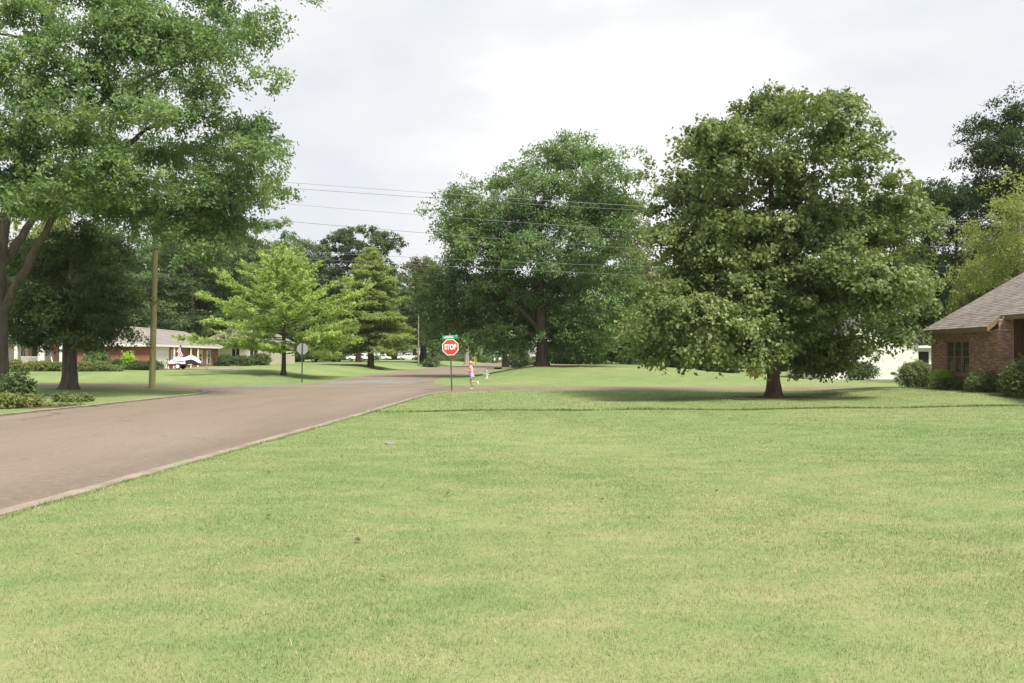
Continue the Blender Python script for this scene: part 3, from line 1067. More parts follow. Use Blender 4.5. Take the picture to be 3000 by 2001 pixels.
tree('pecan_tree', 'tallest spreading tree behind the jogger with forked trunk', (bx_, by_, bz_),
     [(0, 0, -.1, .62), L3(1588, 1030, 0, .50, D, bx_, bz_), L3(1586, 960, 0, .46, D, bx_, bz_), L3(1582, 840, 0, .32, D, bx_, bz_), L3(1580, 700, 0, .22, D, bx_, bz_), L3(1600, 520, 0, .08, D, bx_, bz_)],
     from_px(LO, D, bx_, by_, bz_, np.random.RandomState(51), 5.0), 'leaf_pecan', 'bark_dark', 140000, .27, .5, 34, 52,
     limbs=[[L3(1585, 930, 0, .26, D, bx_, bz_), L3(1630, 840, 1, .20, D, bx_, bz_), L3(1665, 720, 2, .16, D, bx_, bz_), L3(1730, 560, 2, .08, D, bx_, bz_)],
            [L3(1585, 970, 0, .24, D, bx_, bz_), L3(1500, 880, -1, .18, D, bx_, bz_), L3(1440, 760, -2, .12, D, bx_, bz_), L3(1380, 640, -2, .07, D, bx_, bz_)],
            [L3(1582, 990, 0, .2, D, bx_, bz_), L3(1510, 960, -1, .14, D, bx_, bz_), L3(1420, 950, -1.5, .08, D, bx_, bz_)]],
     gap=.25, gfreq=.34, tw=.7, spread=.24, subs=4, flare=.8, lr=.12, inner=.28, bough=.9, tpb=12)


def arm_tree(name, label, base, height, leafm, barkm, arms, prof, up, n_per_m, leaf, asp, seed, r0, width=.22, thick=.12, droopy=0.0, sub=True, z0=1.5, jitter=.15, whorl=None):
    """a straight leader with long bare arms clothed in leaves: ginkgo and bald cypress"""
    rs = np.random.RandomState(seed)
    root = thing(name, label, 'tree', base)
    tb = MB()
    tz = [0, .5, 1.2, 2.5] + list(np.linspace(4, height * .97, 9))
    tb.tube([(.06 * math.sin(z * .7), .05 * math.cos(z * .9), z - .08) for z in tz], [r0 * 1.25 if z == 0 else r0 * max(.06, (1 - z / height) ** .8) for z in tz], 14, True, .5, flare_fn(5, .5, seed))
    bb = tb
    Ps, Ts, Ns, Rn = [], [], [], []

    def clothe(a, b, dens, wd, th):
        a, b = np.array(a), np.array(b)
        ln = np.linalg.norm(b - a)
        n = max(3, int(ln * dens))
        s = rs.uniform(0, 1, n)
        d = (b - a) / max(ln, 1e-6)
        tip = .35 + .65 * np.sin(np.pi * np.clip(s * .8 + .15, 0, 1))
        off = rs.normal(size=(n, 3)) * np.array([wd, wd, th]) * tip[:, None]
        P = a + (b - a) * s[:, None] + off
        Ps.append(P)
        Ts.append(unit(off + d * .15 + rs.normal(size=(n, 3)) * .12))
        Ns.append(unit(np.array([0, 0, .9]) + rs.normal(size=(n, 3)) * .5))
        Rn.append(np.clip(rs.uniform(.25, .75) + rs.normal(0, .2, n), 0, 1))

    for k in range(arms):
        q = (k + rs.uniform(0, 1)) / arms
        z = z0 + (height - z0) * q * .985
        ln = prof(q) * rs.uniform(1 - jitter * 1.6, 1 + jitter)
        az = k * 2.39996 + rs.normal(0, .25)
        el = up(q) + rs.normal(0, .09)
        d = Vector((math.cos(az) * math.cos(el), math.sin(az) * math.cos(el), math.sin(el)))
        pts = [Vector((0, 0, z)) + d * (ln * t_) + Vector((0, 0, -droopy * ln * t_ * t_)) for t_ in np.linspace(0, 1, 6)]
        rr = [max(.012, r0 * .23 * (1 - q * .7) * (1 - .85 * t_)) for t_ in np.linspace(0, 1, 6)]
        bb.tube(pts, rr, 5)
        for i in range(1, 5):
            clothe(pts[i], pts[i + 1], n_per_m, width, thick)
        if sub:
            ns = int(ln * 2.6)
            for j in range(ns):
                t_ = rs.uniform(.25, .95)
                i = min(4, int(t_ * 5))
                p = pts[i].lerp(pts[i + 1], t_ * 5 - i)
                sd2 = 1 if j % 2 else -1
                a2 = az + sd2 * rs.uniform(.5, 1.1)
                e2 = el * .8 + rs.normal(0, .22) - droopy * .6
                l2 = ln * (1 - t_ * .7) * rs.uniform(.22, .5)
                e = p + Vector((math.cos(a2) * math.cos(e2), math.sin(a2) * math.cos(e2), math.sin(e2))) * l2
                bb.tube([p, p.lerp(e, .5), e], [.018, .013, .008], 4)
                clothe(p, e, n_per_m * .9, width * .8, thick)
    bb.build('trunk', barkm, root, True)
    P, T, N, rn = map(np.concatenate, (Ps, Ts, Ns, Rn))
    link('crown', leaf_mesh('crown', P, T, N, leaf * rs.uniform(.65, 1.25, len(P)), asp, rn), leafm, root)
    return root


D = 75.0
bx_ = px(830, D)
arm_tree('ginkgo_tree', 'bright yellow green ginkgo with long spiky arms on left lawn', (bx_, D, gz(bx_, D)), 10.7, 'leaf_ginkgo', 'bark_dark', 88,
         lambda q: 7.7 * (1 - q) ** .75 * (.6 + .4 * min(1, q * 6)) + .35, lambda q: -.02 + .72 * q, 46, .19, .75, 61, .19, .12, .10, -.05, True, 1.7, .28)
D = 118.0
bx_ = px(1085, D)
arm_tree('cypress_tree', 'olive green layered cypress behind the white parked cars', (bx_, D, gz(bx_, D)), 16.0, 'leaf_cypress', 'bark_dark', 120,
         lambda q: 6.6 * (1 - q) ** .66 * (.75 + .25 * min(1, q * 6)) + .3, lambda q: .05 + .45 * q, 66, .29, .5, 62, .42, .40, .15, .16, True, 2.4, .2)


def gen_lobes(h, wd, seed, n=16, low=.22, tall=1.0):
    rr = np.random.RandomState(seed)
    o = []
    for k in range(n):
        q = (k + .5) / n
        z = h * (low + (.93 - low) * q)
        env = math.sin(math.pi * min(1, (q * .86 + .14))) ** .7
        a = k * 2.4 + rr.normal(0, .4)
        rad = wd * .5 * env * rr.uniform(.35, .72)
        s = wd * rr.uniform(.15, .24) * (.75 + .35 * env)
        o.append((rad * math.cos(a), rad * math.sin(a), z, s * 1.1, s * 1.1, s * .85 * tall))
    return o


PROTO = {}


def bg_tree(name, label, x, y_top, D, kind, wd_px=None, group=None, leaves=11000, seed=1, base_y=None):
    """a tree farther off; alike kinds share their crown and trunk meshes at other sizes and turns"""
    leafm, barkm, h0, w0, low = {
        'mid': ('leaf_mid', 'bark_dark', 16, 12, .10), 'deep': ('leaf_deep', 'bark_dark', 17, 11, .08), 'brown': ('leaf_brownish', 'bark_dark', 18, 8, .12),
        'yellow': ('leaf_yellow', 'bark_pale', 10, 9, .2), 'soft': ('leaf_pecan', 'bark_dark', 16, 13, .08)}[kind]
    X = px(x, D)
    z = gz(X, D)
    h = pz(y_top, D) - z
    wd = (wd_px * D / FPX) if wd_px else w0 * h / h0
    key = (kind, seed % 2)
    if key not in PROTO:
        r_ = tree(name, label, (X, D, z), [(0, 0, -.2, .48), (0, 0, h0 * .12, .36), (.1, 0, h0 * .35, .28), (0, .1, h0 * .65, .17), (0, 0, h0 * .9, .05)],
                  gen_lobes(h0, w0, 70 + seed + len(PROTO) * 7, 24), leafm, barkm, leaves * 3, .34, .55, 30, 80 + len(PROTO), group=group, gap=.31, gfreq=.36, tw=.75, spread=.26, subs=3, lr=.12, inner=.3, bough=.85, tpb=10)
        PROTO[key] = [c for c in r_.children]
    else:
        r_ = thing(name, label, 'tree', (X, D, z), 0, group)
        for c in PROTO[key]:
            n_ = c.copy()
            COL.objects.link(n_)
            n_.parent = r_
    r_.rotation_euler = (0, 0, seed * 1.7)
    r_.scale = (wd / w0, wd / w0, h / h0)
    return r_


B = [
    ('tree', 'yellowish tree peeping over the dark tree beside the huge oak', 150, 640, 118, 'yellow', 260, 1),
    ('tree', 'dark tree behind the porch house at the far left', 40, 690, 112, 'deep', 330, 2),
    ('tree', 'hazy green tree just left of the tall utility pole', 330, 655, 120, 'soft', 300, 3),
    ('tree', 'hazy green tree just right of the tall utility pole', 500, 650, 126, 'soft', 300, 4),
    ('tree', 'dark tree rising behind the red brick garage roof', 440, 800, 112, 'deep', 330, 5),
    ('tree', 'soft green tree overtopping the left side of the ginkgo', 640, 655, 128, 'mid', 330, 6),
    ('tree', 'tree between the ginkgo and the tan house', 760, 690, 150, 'mid', 300, 7),
    ('tree', 'dark tree filling the gap above the ginkgo tip', 880, 690, 170, 'deep', 240, 8),
    ('tree', 'dense dark tree between the ginkgo and the cypress', 985, 800, 172, 'deep', 300, 26),
    ('tree', 'dark tree behind the far parked white pickup', 1190, 850, 285, 'deep', 200, 27),
    ('tree', 'dark tree filling the gap right of the white pickup', 1215, 830, 246, 'deep', 170, 31),
    ('tree', 'dark tree beyond the pale lopped trunk', 1400, 880, 300, 'deep', 230, 28),
    ('tree', 'dark tree left of the navy pickup', 800, 800, 178, 'deep', 280, 29),
    ('tree', 'brownish tree between the cypress and the pecan', 1240, 745, 172, 'brown', 200, 11),
    ('tree', 'dark tree beside the street light pole', 1270, 800, 164, 'deep', 190, 12),
    ('tree', 'green tree low between the pecan and the oak', 1900, 760, 104, 'soft', 260, 14),
    ('tree', 'dark tree far behind the pecan trunk', 1700, 760, 125, 'deep', 330, 15),
    ('tree', 'dark tree behind the pecan toward the street end', 1480, 800, 150, 'deep', 240, 16),
    ('tree', 'dark tree behind the left flank of the oak', 2060, 760, 110, 'deep', 360, 17),
    ('tree', 'dark tree hidden behind the middle of the oak', 2300, 760, 110, 'deep', 380, 18),
    ('tree', 'small yellow green tree just left of the brick roof', 2860, 775, 66, 'yellow', 150, 23),
    ('tree', 'dark tree behind the small yellow green one', 2880, 700, 92, 'deep', 260, 24),
]
def px_tree(label, xb, D, outline, leafm, barkm, n, leaf, seed, r0=.3, depth=2.5, gap=.38, per=30):
    bx_ = px(xb, D)
    bz_ = gz(bx_, D)
    top = min(l[1] for l in outline)
    zt = pz(top, D) - bz_
    return tree('tree', label, (bx_, D, bz_), [(0, 0, -.2, r0 * 1.4), (0, 0, zt * .12, r0), (.1, 0, zt * .4, r0 * .75), (0, 0, zt * .7, r0 * .45), (0, 0, zt * .92, .05)],
                from_px(outline, D, bx_, D, bz_, np.random.RandomState(seed), depth), leafm, barkm, n, leaf, .55, per, seed + 1, group='trees behind the houses', gap=gap - .07, gfreq=.4, tw=.65, spread=.22, subs=3, lr=.12, inner=.28, bough=.75, tpb=10)


px_tree('dark round headed tree rising behind the cypress', 1050, 160,
        [(1050, 690, 75, 38), (1110, 700, 55, 40), (1000, 720, 60, 45), (1145, 740, 45, 45), (950, 740, 55, 40), (920, 770, 60, 50), (1060, 770, 90, 60), (1150, 800, 45, 50), (960, 830, 80, 60), (1100, 860, 80, 60), (900, 860, 60, 60), (1160, 880, 40, 60), (980, 920, 80, 60), (1090, 960, 80, 50), (1180, 950, 40, 60)],
        'leaf_deep', 'bark_dark', 42000, .42, 301, .4, 5)
px_tree('brownish slender tree between the pecan and the oak', 1850, 98,
        [(1870, 610, 40, 45), (1830, 660, 55, 50), (1890, 690, 50, 50), (1850, 740, 65, 55), (1900, 780, 50, 50), (1830, 810, 60, 55), (1880, 860, 65, 55), (1830, 910, 60, 60), (1900, 930, 60, 50), (1870, 990, 60, 45)],
        'leaf_brownish', 'bark_pale', 24000, .27, 311, .26, 2.5, .43)
px_tree('dark tree behind the right flank of the oak', 2720, 84,
        [(2740, 575, 45, 45), (2700, 600, 60, 50), (2740, 660, 70, 60), (2700, 740, 70, 70), (2750, 800, 60, 70), (2710, 880, 70, 60), (2740, 950, 70, 50)],
        'leaf_night', 'bark_dark', 22000, .27, 321, .3, 2.5)
px_tree('dark ragged tree above the white house', 2805, 88,
        [(2775, 535, 32, 30), (2830, 560, 28, 42), (2800, 590, 50, 40), (2850, 620, 50, 45), (2790, 660, 65, 55), (2840, 720, 70, 60), (2780, 780, 70, 60), (2850, 830, 70, 60), (2790, 890, 70, 55), (2860, 940, 70, 60)],
        'leaf_night', 'bark_dark', 26000, .27, 331, .3, 2.5, .40)
px_tree('tallest dark tree in the upper right corner', 2975, 76,
        [(2965, 320, 40, 45), (3010, 340, 50, 60), (2850, 385, 48, 42), (2905, 390, 48, 42), (2835, 430, 32, 30), (2880, 450, 45, 45), (2950, 440, 60, 60), (3020, 450, 70, 70), (2930, 530, 60, 50), (2890, 540, 40, 45), (3000, 560, 80, 60), (2960, 640, 80, 60), (3040, 680, 80, 80), (2990, 760, 80, 70)],
        'leaf_night', 'bark_dark', 34000, .25, 341, .34, 2.5, .38)
px_tree('yellow green tree above the brick house roof', 2990, 60,
        [(2985, 525, 50, 30), (2930, 580, 70, 35), (3010, 600, 70, 45), (2960, 640, 70, 35), (2900, 690, 75, 35), (2980, 720, 80, 40), (3040, 700, 70, 60), (2930, 770, 80, 35), (3010, 800, 70, 45), (2880, 810, 60, 25)],
        'leaf_yellow', 'bark_pale', 15000, .20, 351, .2, 2.0, .46)
px_tree('pale hazy tree filling the space right of the utility pole', 560, 118,
        [(500, 660, 80, 50), (600, 640, 80, 50), (680, 650, 80, 45), (560, 720, 100, 60), (660, 720, 100, 60), (480, 760, 90, 70), (740, 700, 90, 55), (800, 690, 70, 45), (560, 810, 110, 70), (450, 850, 90, 70), (680, 810, 100, 70), (780, 790, 90, 70), (560, 900, 110, 60), (640, 930, 90, 50)],
        'leaf_pecan', 'bark_dark', 42000, .33, 361, .4, 4, .36)
for nm, lab, x, yt, D, kind, wd, sd_ in B:
    bg_tree(nm, lab, x, yt, D, kind, wd, 'trees behind the houses', 9000, sd_)

# the far-off wood closing the view: one mass nobody could count
rs = np.random.RandomState(91)
lobs = []
for k in range(300):
    x = rs.uniform(-280, 300)
    y = rs.uniform(330, 420) if k % 3 == 0 else rs.uniform(185, 300)
    c = np.interp(y, [185, 220, 280, 420], [-3, 1, 7, 19])
    if y < 330 and (abs(x - c) < 13 or (-52 < x < -14 and y < 275)):
        continue
    h = rs.uniform(7, 15)
    for zf in (.12, .45, .8):
        lobs.append((x + rs.normal(0, 1.5), y, h * zf, 6 * (1.15 - .4 * zf), 5, h * .24))
P, T, N, S, A, rnd, C = lobed_leaves(lobs, 120000, 14, 1.5, .6, rs, 1.6, .7, .18, .2)
tag(link('woodland', leaf_mesh('woodland', P, T, N, S, A, rnd), 'leaf_wood'), 'distant woodland closing off the view beyond the houses', kind='stuff')


# ------------------------------------------------------------------ shrubs
def shrub(label, x, y, wd, h, leafm, seed, n=2200, leaf=.09, asp=.55, dp=None, cat='shrub', group=None, tight=False, stems=5, name='shrub', k=7):
    rr = np.random.RandomState(seed)
    dp = dp or wd
    root = thing(name, label, cat, (x, y, gz(x, y)), 0, group)
    lob = []
    if tight:
        for i in range(k):
            lob.append(((i + .5) / k * wd * .72 - wd * .36, rr.normal(0, .05) * dp, h * .52, wd * .2 + h * .12, dp * .45, h * .47))
    else:
        for i in range(k):
            a = i * 2.4
            q = math.sqrt((i + .5) / k)
            lob.append((wd * .30 * q * math.cos(a), dp * .30 * q * math.sin(a), h * (.62 - .28 * q) + rr.normal(0, .05) * h, wd * .25, dp * .25, h * .33))
    P, T, N, S, A, rnd, C = lobed_leaves(lob, int(n * 2.2), 9, leaf, asp, rr, leaf * (1.2 if tight else 2.2), leaf * .6, .12, 1.6, .1, .15)
    P[:, 2] = np.maximum(P[:, 2], .02)
    link('foliage', leaf_mesh('foliage', P, T, N, S * 1.25, A, rnd), leafm, root)
    mb = MB()
    for i in range(stems):
        c = C[rr.randint(len(C))]
        b0 = Vector((c[0] * .06, c[1] * .06, -.03))
        mb.tube([b0, b0.lerp(Vector(c), .5) + Vector((0, 0, .08 * h)), Vector(c)], [.022, .015, .008], 5)
    mb.build('stems', 'bark_dark', root)
    return root


# left kerb bed
shrub('tall dark shrub with upright shoots at the left kerb bed', px(58, 34.5), 34.5, 1.3, 1.25, 'leaf_deep', 101, 1600, .11, .5, 1.0, k=6)
shrub('dark shrub against the trunk of the huge oak', px(8, 38), 38, 1.7, 1.15, 'leaf_deep', 102, 1800, .11)
shrub('pale green low shrub at the left picture edge', px(22, 32.8), 32.8, 1.1, .55, 'leaf_box', 103, 1500, .08)
shrub('pale green low shrub right of the upright one', px(88, 33.6), 33.6, .85, .48, 'leaf_box', 104, 1200, .08)
shrub('first of three small kerb shrubs, the leftmost', px(178, 37.5), 37.5, .62, .34, 'leaf_shrub', 105, 700, .07)
shrub('smallest sparse shrub, middle of the three at the kerb', px(218, 37.3), 37.3, .5, .24, 'leaf_box', 106, 450, .07)
shrub('rightmost of the three small kerb shrubs', px(250, 37.8), 37.8, .58, .32, 'leaf_shrub', 107, 650, .07)
# hedge in front of the porch house
for i, (x, wd, h, lab, mt) in enumerate([
        (45, 1.7, 1.15, 'tallest pale hedge shrub under the porch window', 'leaf_box'), (92, 1.5, .95, 'rounded hedge shrub before the white porch door', 'leaf_box'),
        (130, 1.8, 1.0, 'rounded hedge shrub before the brick porch panel', 'leaf_box'), (168, 1.4, .9, 'hedge shrub left of the dark tree trunk', 'leaf_shrub'),
        (232, 1.3, .95, 'first hedge shrub right of the dark tree trunk', 'leaf_box'), (262, 1.2, .9, 'second hedge shrub right of the dark tree trunk', 'leaf_box'),
        (284, 1.3, .9, 'third hedge shrub right of the dark tree trunk', 'leaf_shrub'), (306, 1.2, .85, 'fourth hedge shrub right of the dark tree trunk', 'leaf_shrub'),
        (326, .9, .5, 'low hedge shrub at the end of the row', 'leaf_shrub'), (345, .8, .45, 'last tiny shrub of the hedge row', 'leaf_shrub')]):
    shrub(lab, px(x, 77.5), 77.5, wd, h, mt, 120 + i, 1500, .10, .6, 1.2, group='hedge shrubs before the porch house', stems=3)
shrub('leafy bush climbing the brick garage side wall', px(375, 82.5), 82.5, 1.3, 1.9, 'leaf_lime', 141, 1200, .13)
shrub('dark bush left of the clipped oval shrub', px(352, 82.8), 82.8, 2.0, 1.1, 'leaf_deep', 142, 1400, .12)
shrub('tall dark bush at the left end of the brick wall', px(285, 83), 83, 2.6, 2.2, 'leaf_mid', 143, 2200, .13)
shrub('clipped dark oval shrub in front of the white garage door', px(428, 82), 82, 3.1, .85, 'leaf_deep', 144, 4200, .08, .6, 1.4, tight=True, k=6)
for i, (x, D, wd, h, lab) in enumerate([(660, 108, 2.6, 1.5, 'dark shrub left of the tan house windows'), (715, 108, 2.8, 1.3, 'dark shrub in the middle before the tan house'),
                                        (765, 110, 2.6, 1.7, 'dark shrub at the right end of the tan house'), (800, 128, 2.2, 2.0, 'dark shrub beside the white gate posts')]):
    shrub(lab, px(x, D), D, wd, h, 'leaf_deep', 150 + i, 1500, .15, .6)
# thicket beneath the pecan
for i, (x, D, wd, h, mt, lab) in enumerate([
        (1700, 96, 4.5, 3.6, 'leaf_deep', 'dark thicket shrub right of the pecan trunk'), (1775, 98, 5, 4.2, 'leaf_mid', 'tall green thicket shrub farther right of the pecan'),
        (1860, 96, 5, 4.8, 'leaf_mid', 'largest green thicket shrub near the oak'), (1935, 97, 4.5, 4.0, 'leaf_mid', 'green thicket shrub partly hidden by the oak'),
        (2020, 97, 5, 4.0, 'leaf_deep', 'dark thicket shrub behind the hanging oak leaves'), (2110, 98, 5, 3.6, 'leaf_deep', 'dark thicket shrub behind the oak trunk'),
        (1525, 140, 3.4, 3.0, 'leaf_deep', 'dark shrub at the end of the street'), (1650, 98, 3.4, 2.8, 'leaf_deep', 'dark shrub just behind the pecan trunk')]):
    shrub(lab, px(x, D), D, wd, h, mt, 170 + i, 3600, .2, .6, stems=4, k=10)
shrub('golden yellow bush glowing behind the oak trunk', px(2208, 72), 72, 1.3, 1.6, 'leaf_gold', 181, 260, .16)
shrub('dark shrub in front of the white house', px(2525, 72.2), 72.2, 2.4, 1.6, 'leaf_deep', 182, 1500, .14)
# beside the brick house
shrub('large dark round shrub at the far corner of the brick house', px(2688, 48.2), 48.2, 2.1, 1.75, 'leaf_shrub', 191, 5200, .075, .5, 1.8, k=11)
shrub('bright lime green shrub left of the brick house window', px(2764, 43.6), 43.6, 1.15, 1.05, 'leaf_lime', 192, 2800, .07, .5)
shrub('low dark green shrub under the lime green one', px(2785, 42.6), 42.6, 1.9, .62, 'leaf_shrub', 193, 2400, .07, .55, 1.2)
shrub('rounded olive shrub below the brick house window', px(2885, 39.6), 39.6, 1.7, .95, 'leaf_shrub', 194, 3600, .065, .5, 1.3)
shrub('tall loose shrub at the right picture edge', px(2988, 37.2), 37.2, 1.3, 1.75, 'leaf_shrub', 195, 3600, .085, .6, 1.3, k=10)
# far left yard edge
for i, (x, D, wd, lab) in enumerate([(1135, 248, 5, 'low dark shrub between the parked white cars'), (1260, 150, 3, 'low dark bush beside the street light pole'), (960, 190, 4, 'low dark shrub behind the navy pickup'), (1000, 215, 6, 'low dark shrub left of the parked white car'), (1085, 215, 6, 'low dark shrub behind the cypress trunk'), (1160, 252, 6, 'low dark shrub left of the white pickup'), (1240, 215, 4, 'low dark shrub right of the white pickup'), (1300, 205, 9, 'low dark shrub behind the stop sign post'), (1345, 212, 7, 'low dark shrub left of the pale lopped trunk'), (1405, 225, 8, 'low dark shrub right of the slim lamp pole'), (1440, 235, 6, 'low dark shrub near the far road sign'), (1550, 170, 6, 'low dark shrub left of the pecan trunk in the distance'), (1590, 165, 8, 'low dark shrub behind the pecan trunk in the distance')]):
    shrub(lab, px(x, D), D, wd, 1.4, 'leaf_deep', 200 + i, 1200, .22, .6)


# ------------------------------------------------------------------ brick house on the right
hx, hy, hz = 21.5, 39.2, .34
house = thing('brick_house', 'brown brick house with tan shingle roof at the right edge', 'house', (hx, hy, hz))
YF, HW, XB = 6.3, 2.80, 12.0        # far corner along y, wall height, depth
WIN = (2.55, 4.75, .72, 2.42)       # window opening on the street facade: y0,y1,z0,z1


def brick_face(mb, u0, u1, z0, z1, place, hole=None, seed=1):
    rr = random.Random(seed)
    L_, Hh, jt = .203, .064, .011
    row, z = 0, z0
    while z + Hh <= z1 + .001:
        u = u0 - (L_ + jt) * (.5 if row % 2 else 0)
        while u < u1:
            for a, b in ((max(u, u0), min(u + L_, u1)),):
                segs = [(a, b)]
                if hole and z + Hh > hole[2] and z < hole[3]:
                    segs = [(a, min(b, hole[0])), (max(a, hole[1]), b)]
                for s0, s1 in segs:
                    if s1 - s0 > .02:
                        q = rr.random()
                        q = q * .9 if rr.random() > .06 else rr.uniform(.88, 1)
                        place(mb, s0, s1, z, z + Hh, .010 + rr.uniform(-.003, .004), q)
            u += L_ + jt
        z += Hh + jt
        row += 1


wl = MB()
wl.bx(0, .2, 0, WIN[0], 0, HW).bx(0, .2, WIN[1], YF, 0, HW).bx(0, .2, WIN[0], WIN[1], 0, WIN[2]).bx(0, .2, WIN[0], WIN[1], WIN[3], HW)
wl.bx(.2, XB, YF - .2, YF, 0, HW).bx(XB - .2, XB, -10, YF - .2, -.6, HW).bx(.2, 2.4, 0, .2, 0, HW + .55)
wl.bx(2.2, 2.4, -10, 0, -.6, HW + .55)
wall = wl.build('wall', 'mortar', house)
bm_ = MB()
brick_face(bm_, 0, YF, .02, HW, lambda m_, a, b, c, d, e, q: m_.bx(-e, .004, a, b, c, d, q), WIN, 3)
brick_face(bm_, 0.0, .62, .02, HW + .5, lambda m_, a, b, c, d, e, q: m_.bx(a, b, -e, .004, c, d, q), None, 4)
brick_face(bm_, 0.0, 6.0, .02, HW, lambda m_, a, b, c, d, e, q: m_.bx(a, b, YF - .004, YF + e, c, d, q), None, 5)
tag(bm_.build('brickwork', 'brick_mix', wall), kind='stuff')
# brown boarded panel beside the recessed porch
for i in range(9):
    MB().bx(.66 + i * .17, .66 + i * .17 + .158, -.035, -.002, .1, HW + .45).build('board', 'brown_wood', wall)
MB().bx(.2, 6, -10, 0, -.6, .06).build('porch_floor', 'concrete', house)
# rowlock sill
sl = MB()
for i in range(int((WIN[1] - WIN[0] + .2) / .075)):
    y = WIN[0] - .1 + i * .075
    sl.bx(-.07, .1, y, y + .065, WIN[2] - .12, WIN[2] - .012, random.random() * .6)
sl.build('window_sill', 'brick_mix', house)
# three-light window: brown frame, each light two sashes of three by two panes
fr = MB()
y0, y1, z0, z1 = WIN
fr.bx(.02, .12, y0, y0 + .07, z0, z1).bx(.02, .12, y1 - .07, y1, z0, z1).bx(.02, .12, y0 + .07, y1 - .07, z1 - .12, z1).bx(.0, .12, y0 + .07, y1 - .07, z0, z0 + .07)
lw = (y1 - y0 - .14 - 2 * .11) / 3
for k in (1, 2):
    a = y0 + .07 + k * lw + (k - 1) * .11
    fr.bx(.02, .12, a, a + .11, z0 + .07, z1 - .12)
win = fr.build('window', 'brown_trim', house)
pane_me = None
for k in range(3):
    a = y0 + .07 + k * (lw + .11)
    zm = (z0 + z1 - .05) / 2
    for h0, h1, xo in ((z0 + .07, zm + .02, .075), (zm - .02, z1 - .12, .045)):
        sm = MB()
        sm.bx(xo, xo + .03, a, a + .045, h0, h1).bx(xo, xo + .03, a + lw - .045, a + lw, h0, h1).bx(xo, xo + .03, a + .045, a + lw - .045, h0, h0 + .05).bx(xo, xo + .03, a + .045, a + lw - .045, h1 - .05, h1)
        pw, ph = (lw - .09) / 3, (h1 - h0 - .1) / 2
        for i in (1, 2):
            sm.bx(xo + .004, xo + .026, a + .045 + i * pw - .011, a + .045 + i * pw + .011, h0 + .05, h1 - .05)
        sm.bx(xo + .002, xo + .028, a + .045, a + lw - .045, h0 + .05 + ph - .011, h0 + .05 + ph + .011)
        sm.build('sash', 'brown_trim', win)
        for i in range(3):
            for j in range(2):
                yc, zc = a + .045 + (i + .5) * pw, h0 + .05 + (j + .5) * ph
                if pane_me is None:
                    pane_me = MB().box((0, 0, 0), (.006, pw, ph)).build('pane', 'glass', win, loc=(xo + .016, yc, zc)).data
                else:
                    link('pane', pane_me, None, win, (xo + .016, yc, zc))
MB().bx(.14, .16, y0, y1, z0, z1).build('dark_backing', 'painted_dark', win)  # flat near-black sheet painted as the unlit room behind the panes
# hip roof: street plane notched back over the porch
SL, OH = .80, .34
EZ = HW + .10
ex0, ey1, RX = -OH, YF + OH, 6.2
zr = EZ + SL * (RX - ex0)


def shingles(mb, E0, E1, T0, T1, course=.145, seed=2):
    """courses of tabs laid up a plane from the eave line E0-E1 to the top line T0-T1"""
    rr = random.Random(seed)
    E0, E1, T0, T1 = map(Vector, (E0, E1, T0, T1))
    up = ((T0 + T1) / 2 - (E0 + E1) / 2)
    nrm = (E1 - E0).cross(up).normalized()
    if nrm.z < 0:
        nrm = -nrm
    n = int(up.length / course)
    for i in range(n):
        q0, q1 = i / n, min(1, (i + 1.25) / n)
        A0, A1, B0, B1 = E0.lerp(T0, q0), E1.lerp(T1, q0), E0.lerp(T0, q1), E1.lerp(T1, q1)
        ln = (A1 - A0).length
        k = max(1, int(ln / .32))
        off = rr.random()
        cuts = [0] + [min(1, max(0, (j + off) / k)) for j in range(k)] + [1]
        for a, b in zip(cuts[:-1], cuts[1:]):
            if b - a < 1e-4:
                continue
            th = .012 + rr.uniform(0, .006)
            g = .004 / max(ln, .1)
            P0, P1 = A0.lerp(A1, a + g) + nrm * th, A0.lerp(A1, b - g) + nrm * th
            Q0, Q1 = B0.lerp(B1, a + g) + nrm * .003, B0.lerp(B1, b - g) + nrm * .003
            D0, D1 = P0 - nrm * th, P1 - nrm * th
            mb.add([P0, P1, Q1, Q0, D0, D1], [(0, 1, 2, 3), (4, 5, 1, 0)], rr.random())


ny_ = .30                                   # where the notch begins
nx_ = ex0 + .62                             # eave of the recessed porch
rf = MB()
def rp(x, y, dz=0.0):
    return (x, y, EZ + SL * (x - ex0) + dz)
rv = [rp(ex0, ny_), rp(ex0, ey1), rp(RX, ey1 - (RX - ex0)), rp(RX, -10), rp(nx_, -10), rp(nx_, ny_)]
rf.add(rv + [(v[0], v[1], v[2] - .05) for v in rv], [(0, 1, 2, 3, 4, 5), (6, 7, 8, 9, 10, 11), (0, 1, 7, 6), (4, 5, 11, 10), (5, 0, 6, 11)])
X2 = 2 * RX - ex0
hv = [(ex0, ey1, EZ), (X2, ey1, EZ), (RX, ey1 - (RX - ex0), zr)]
rf.add(hv + [(v[0], v[1], v[2] - .05) for v in hv], [(0, 1, 2), (3, 4, 5), (0, 1, 4, 3)])
bv = [(X2, ey1, EZ), (X2, -10, EZ), (RX, -10, zr), (RX, ey1 - (RX - ex0), zr)]
rf.add(bv, [(0, 1, 2, 3)])
roof = rf.build('roof', 'shingle_far', house, recalc=False)
sh = MB()
shingles(sh, rp(ex0, ny_, .002), rp(ex0, ey1, .002), rp(nx_, ny_, .002), rp(nx_, ey1 - .62, .002), seed=5)
shingles(sh, rp(nx_, -10, .002), rp(nx_, ey1 - .62, .002), rp(RX, -10, .002), rp(RX, ey1 - (RX - ex0), .002), seed=6)
shingles(sh, (ex0, ey1, EZ + .002), (X2, ey1, EZ + .002), (RX, ey1 - (RX - ex0), zr + .002), (RX + .01, ey1 - (RX - ex0), zr + .002), seed=7)
tag(sh.build('shingles', 'shingle', roof, recalc=False), kind='stuff')
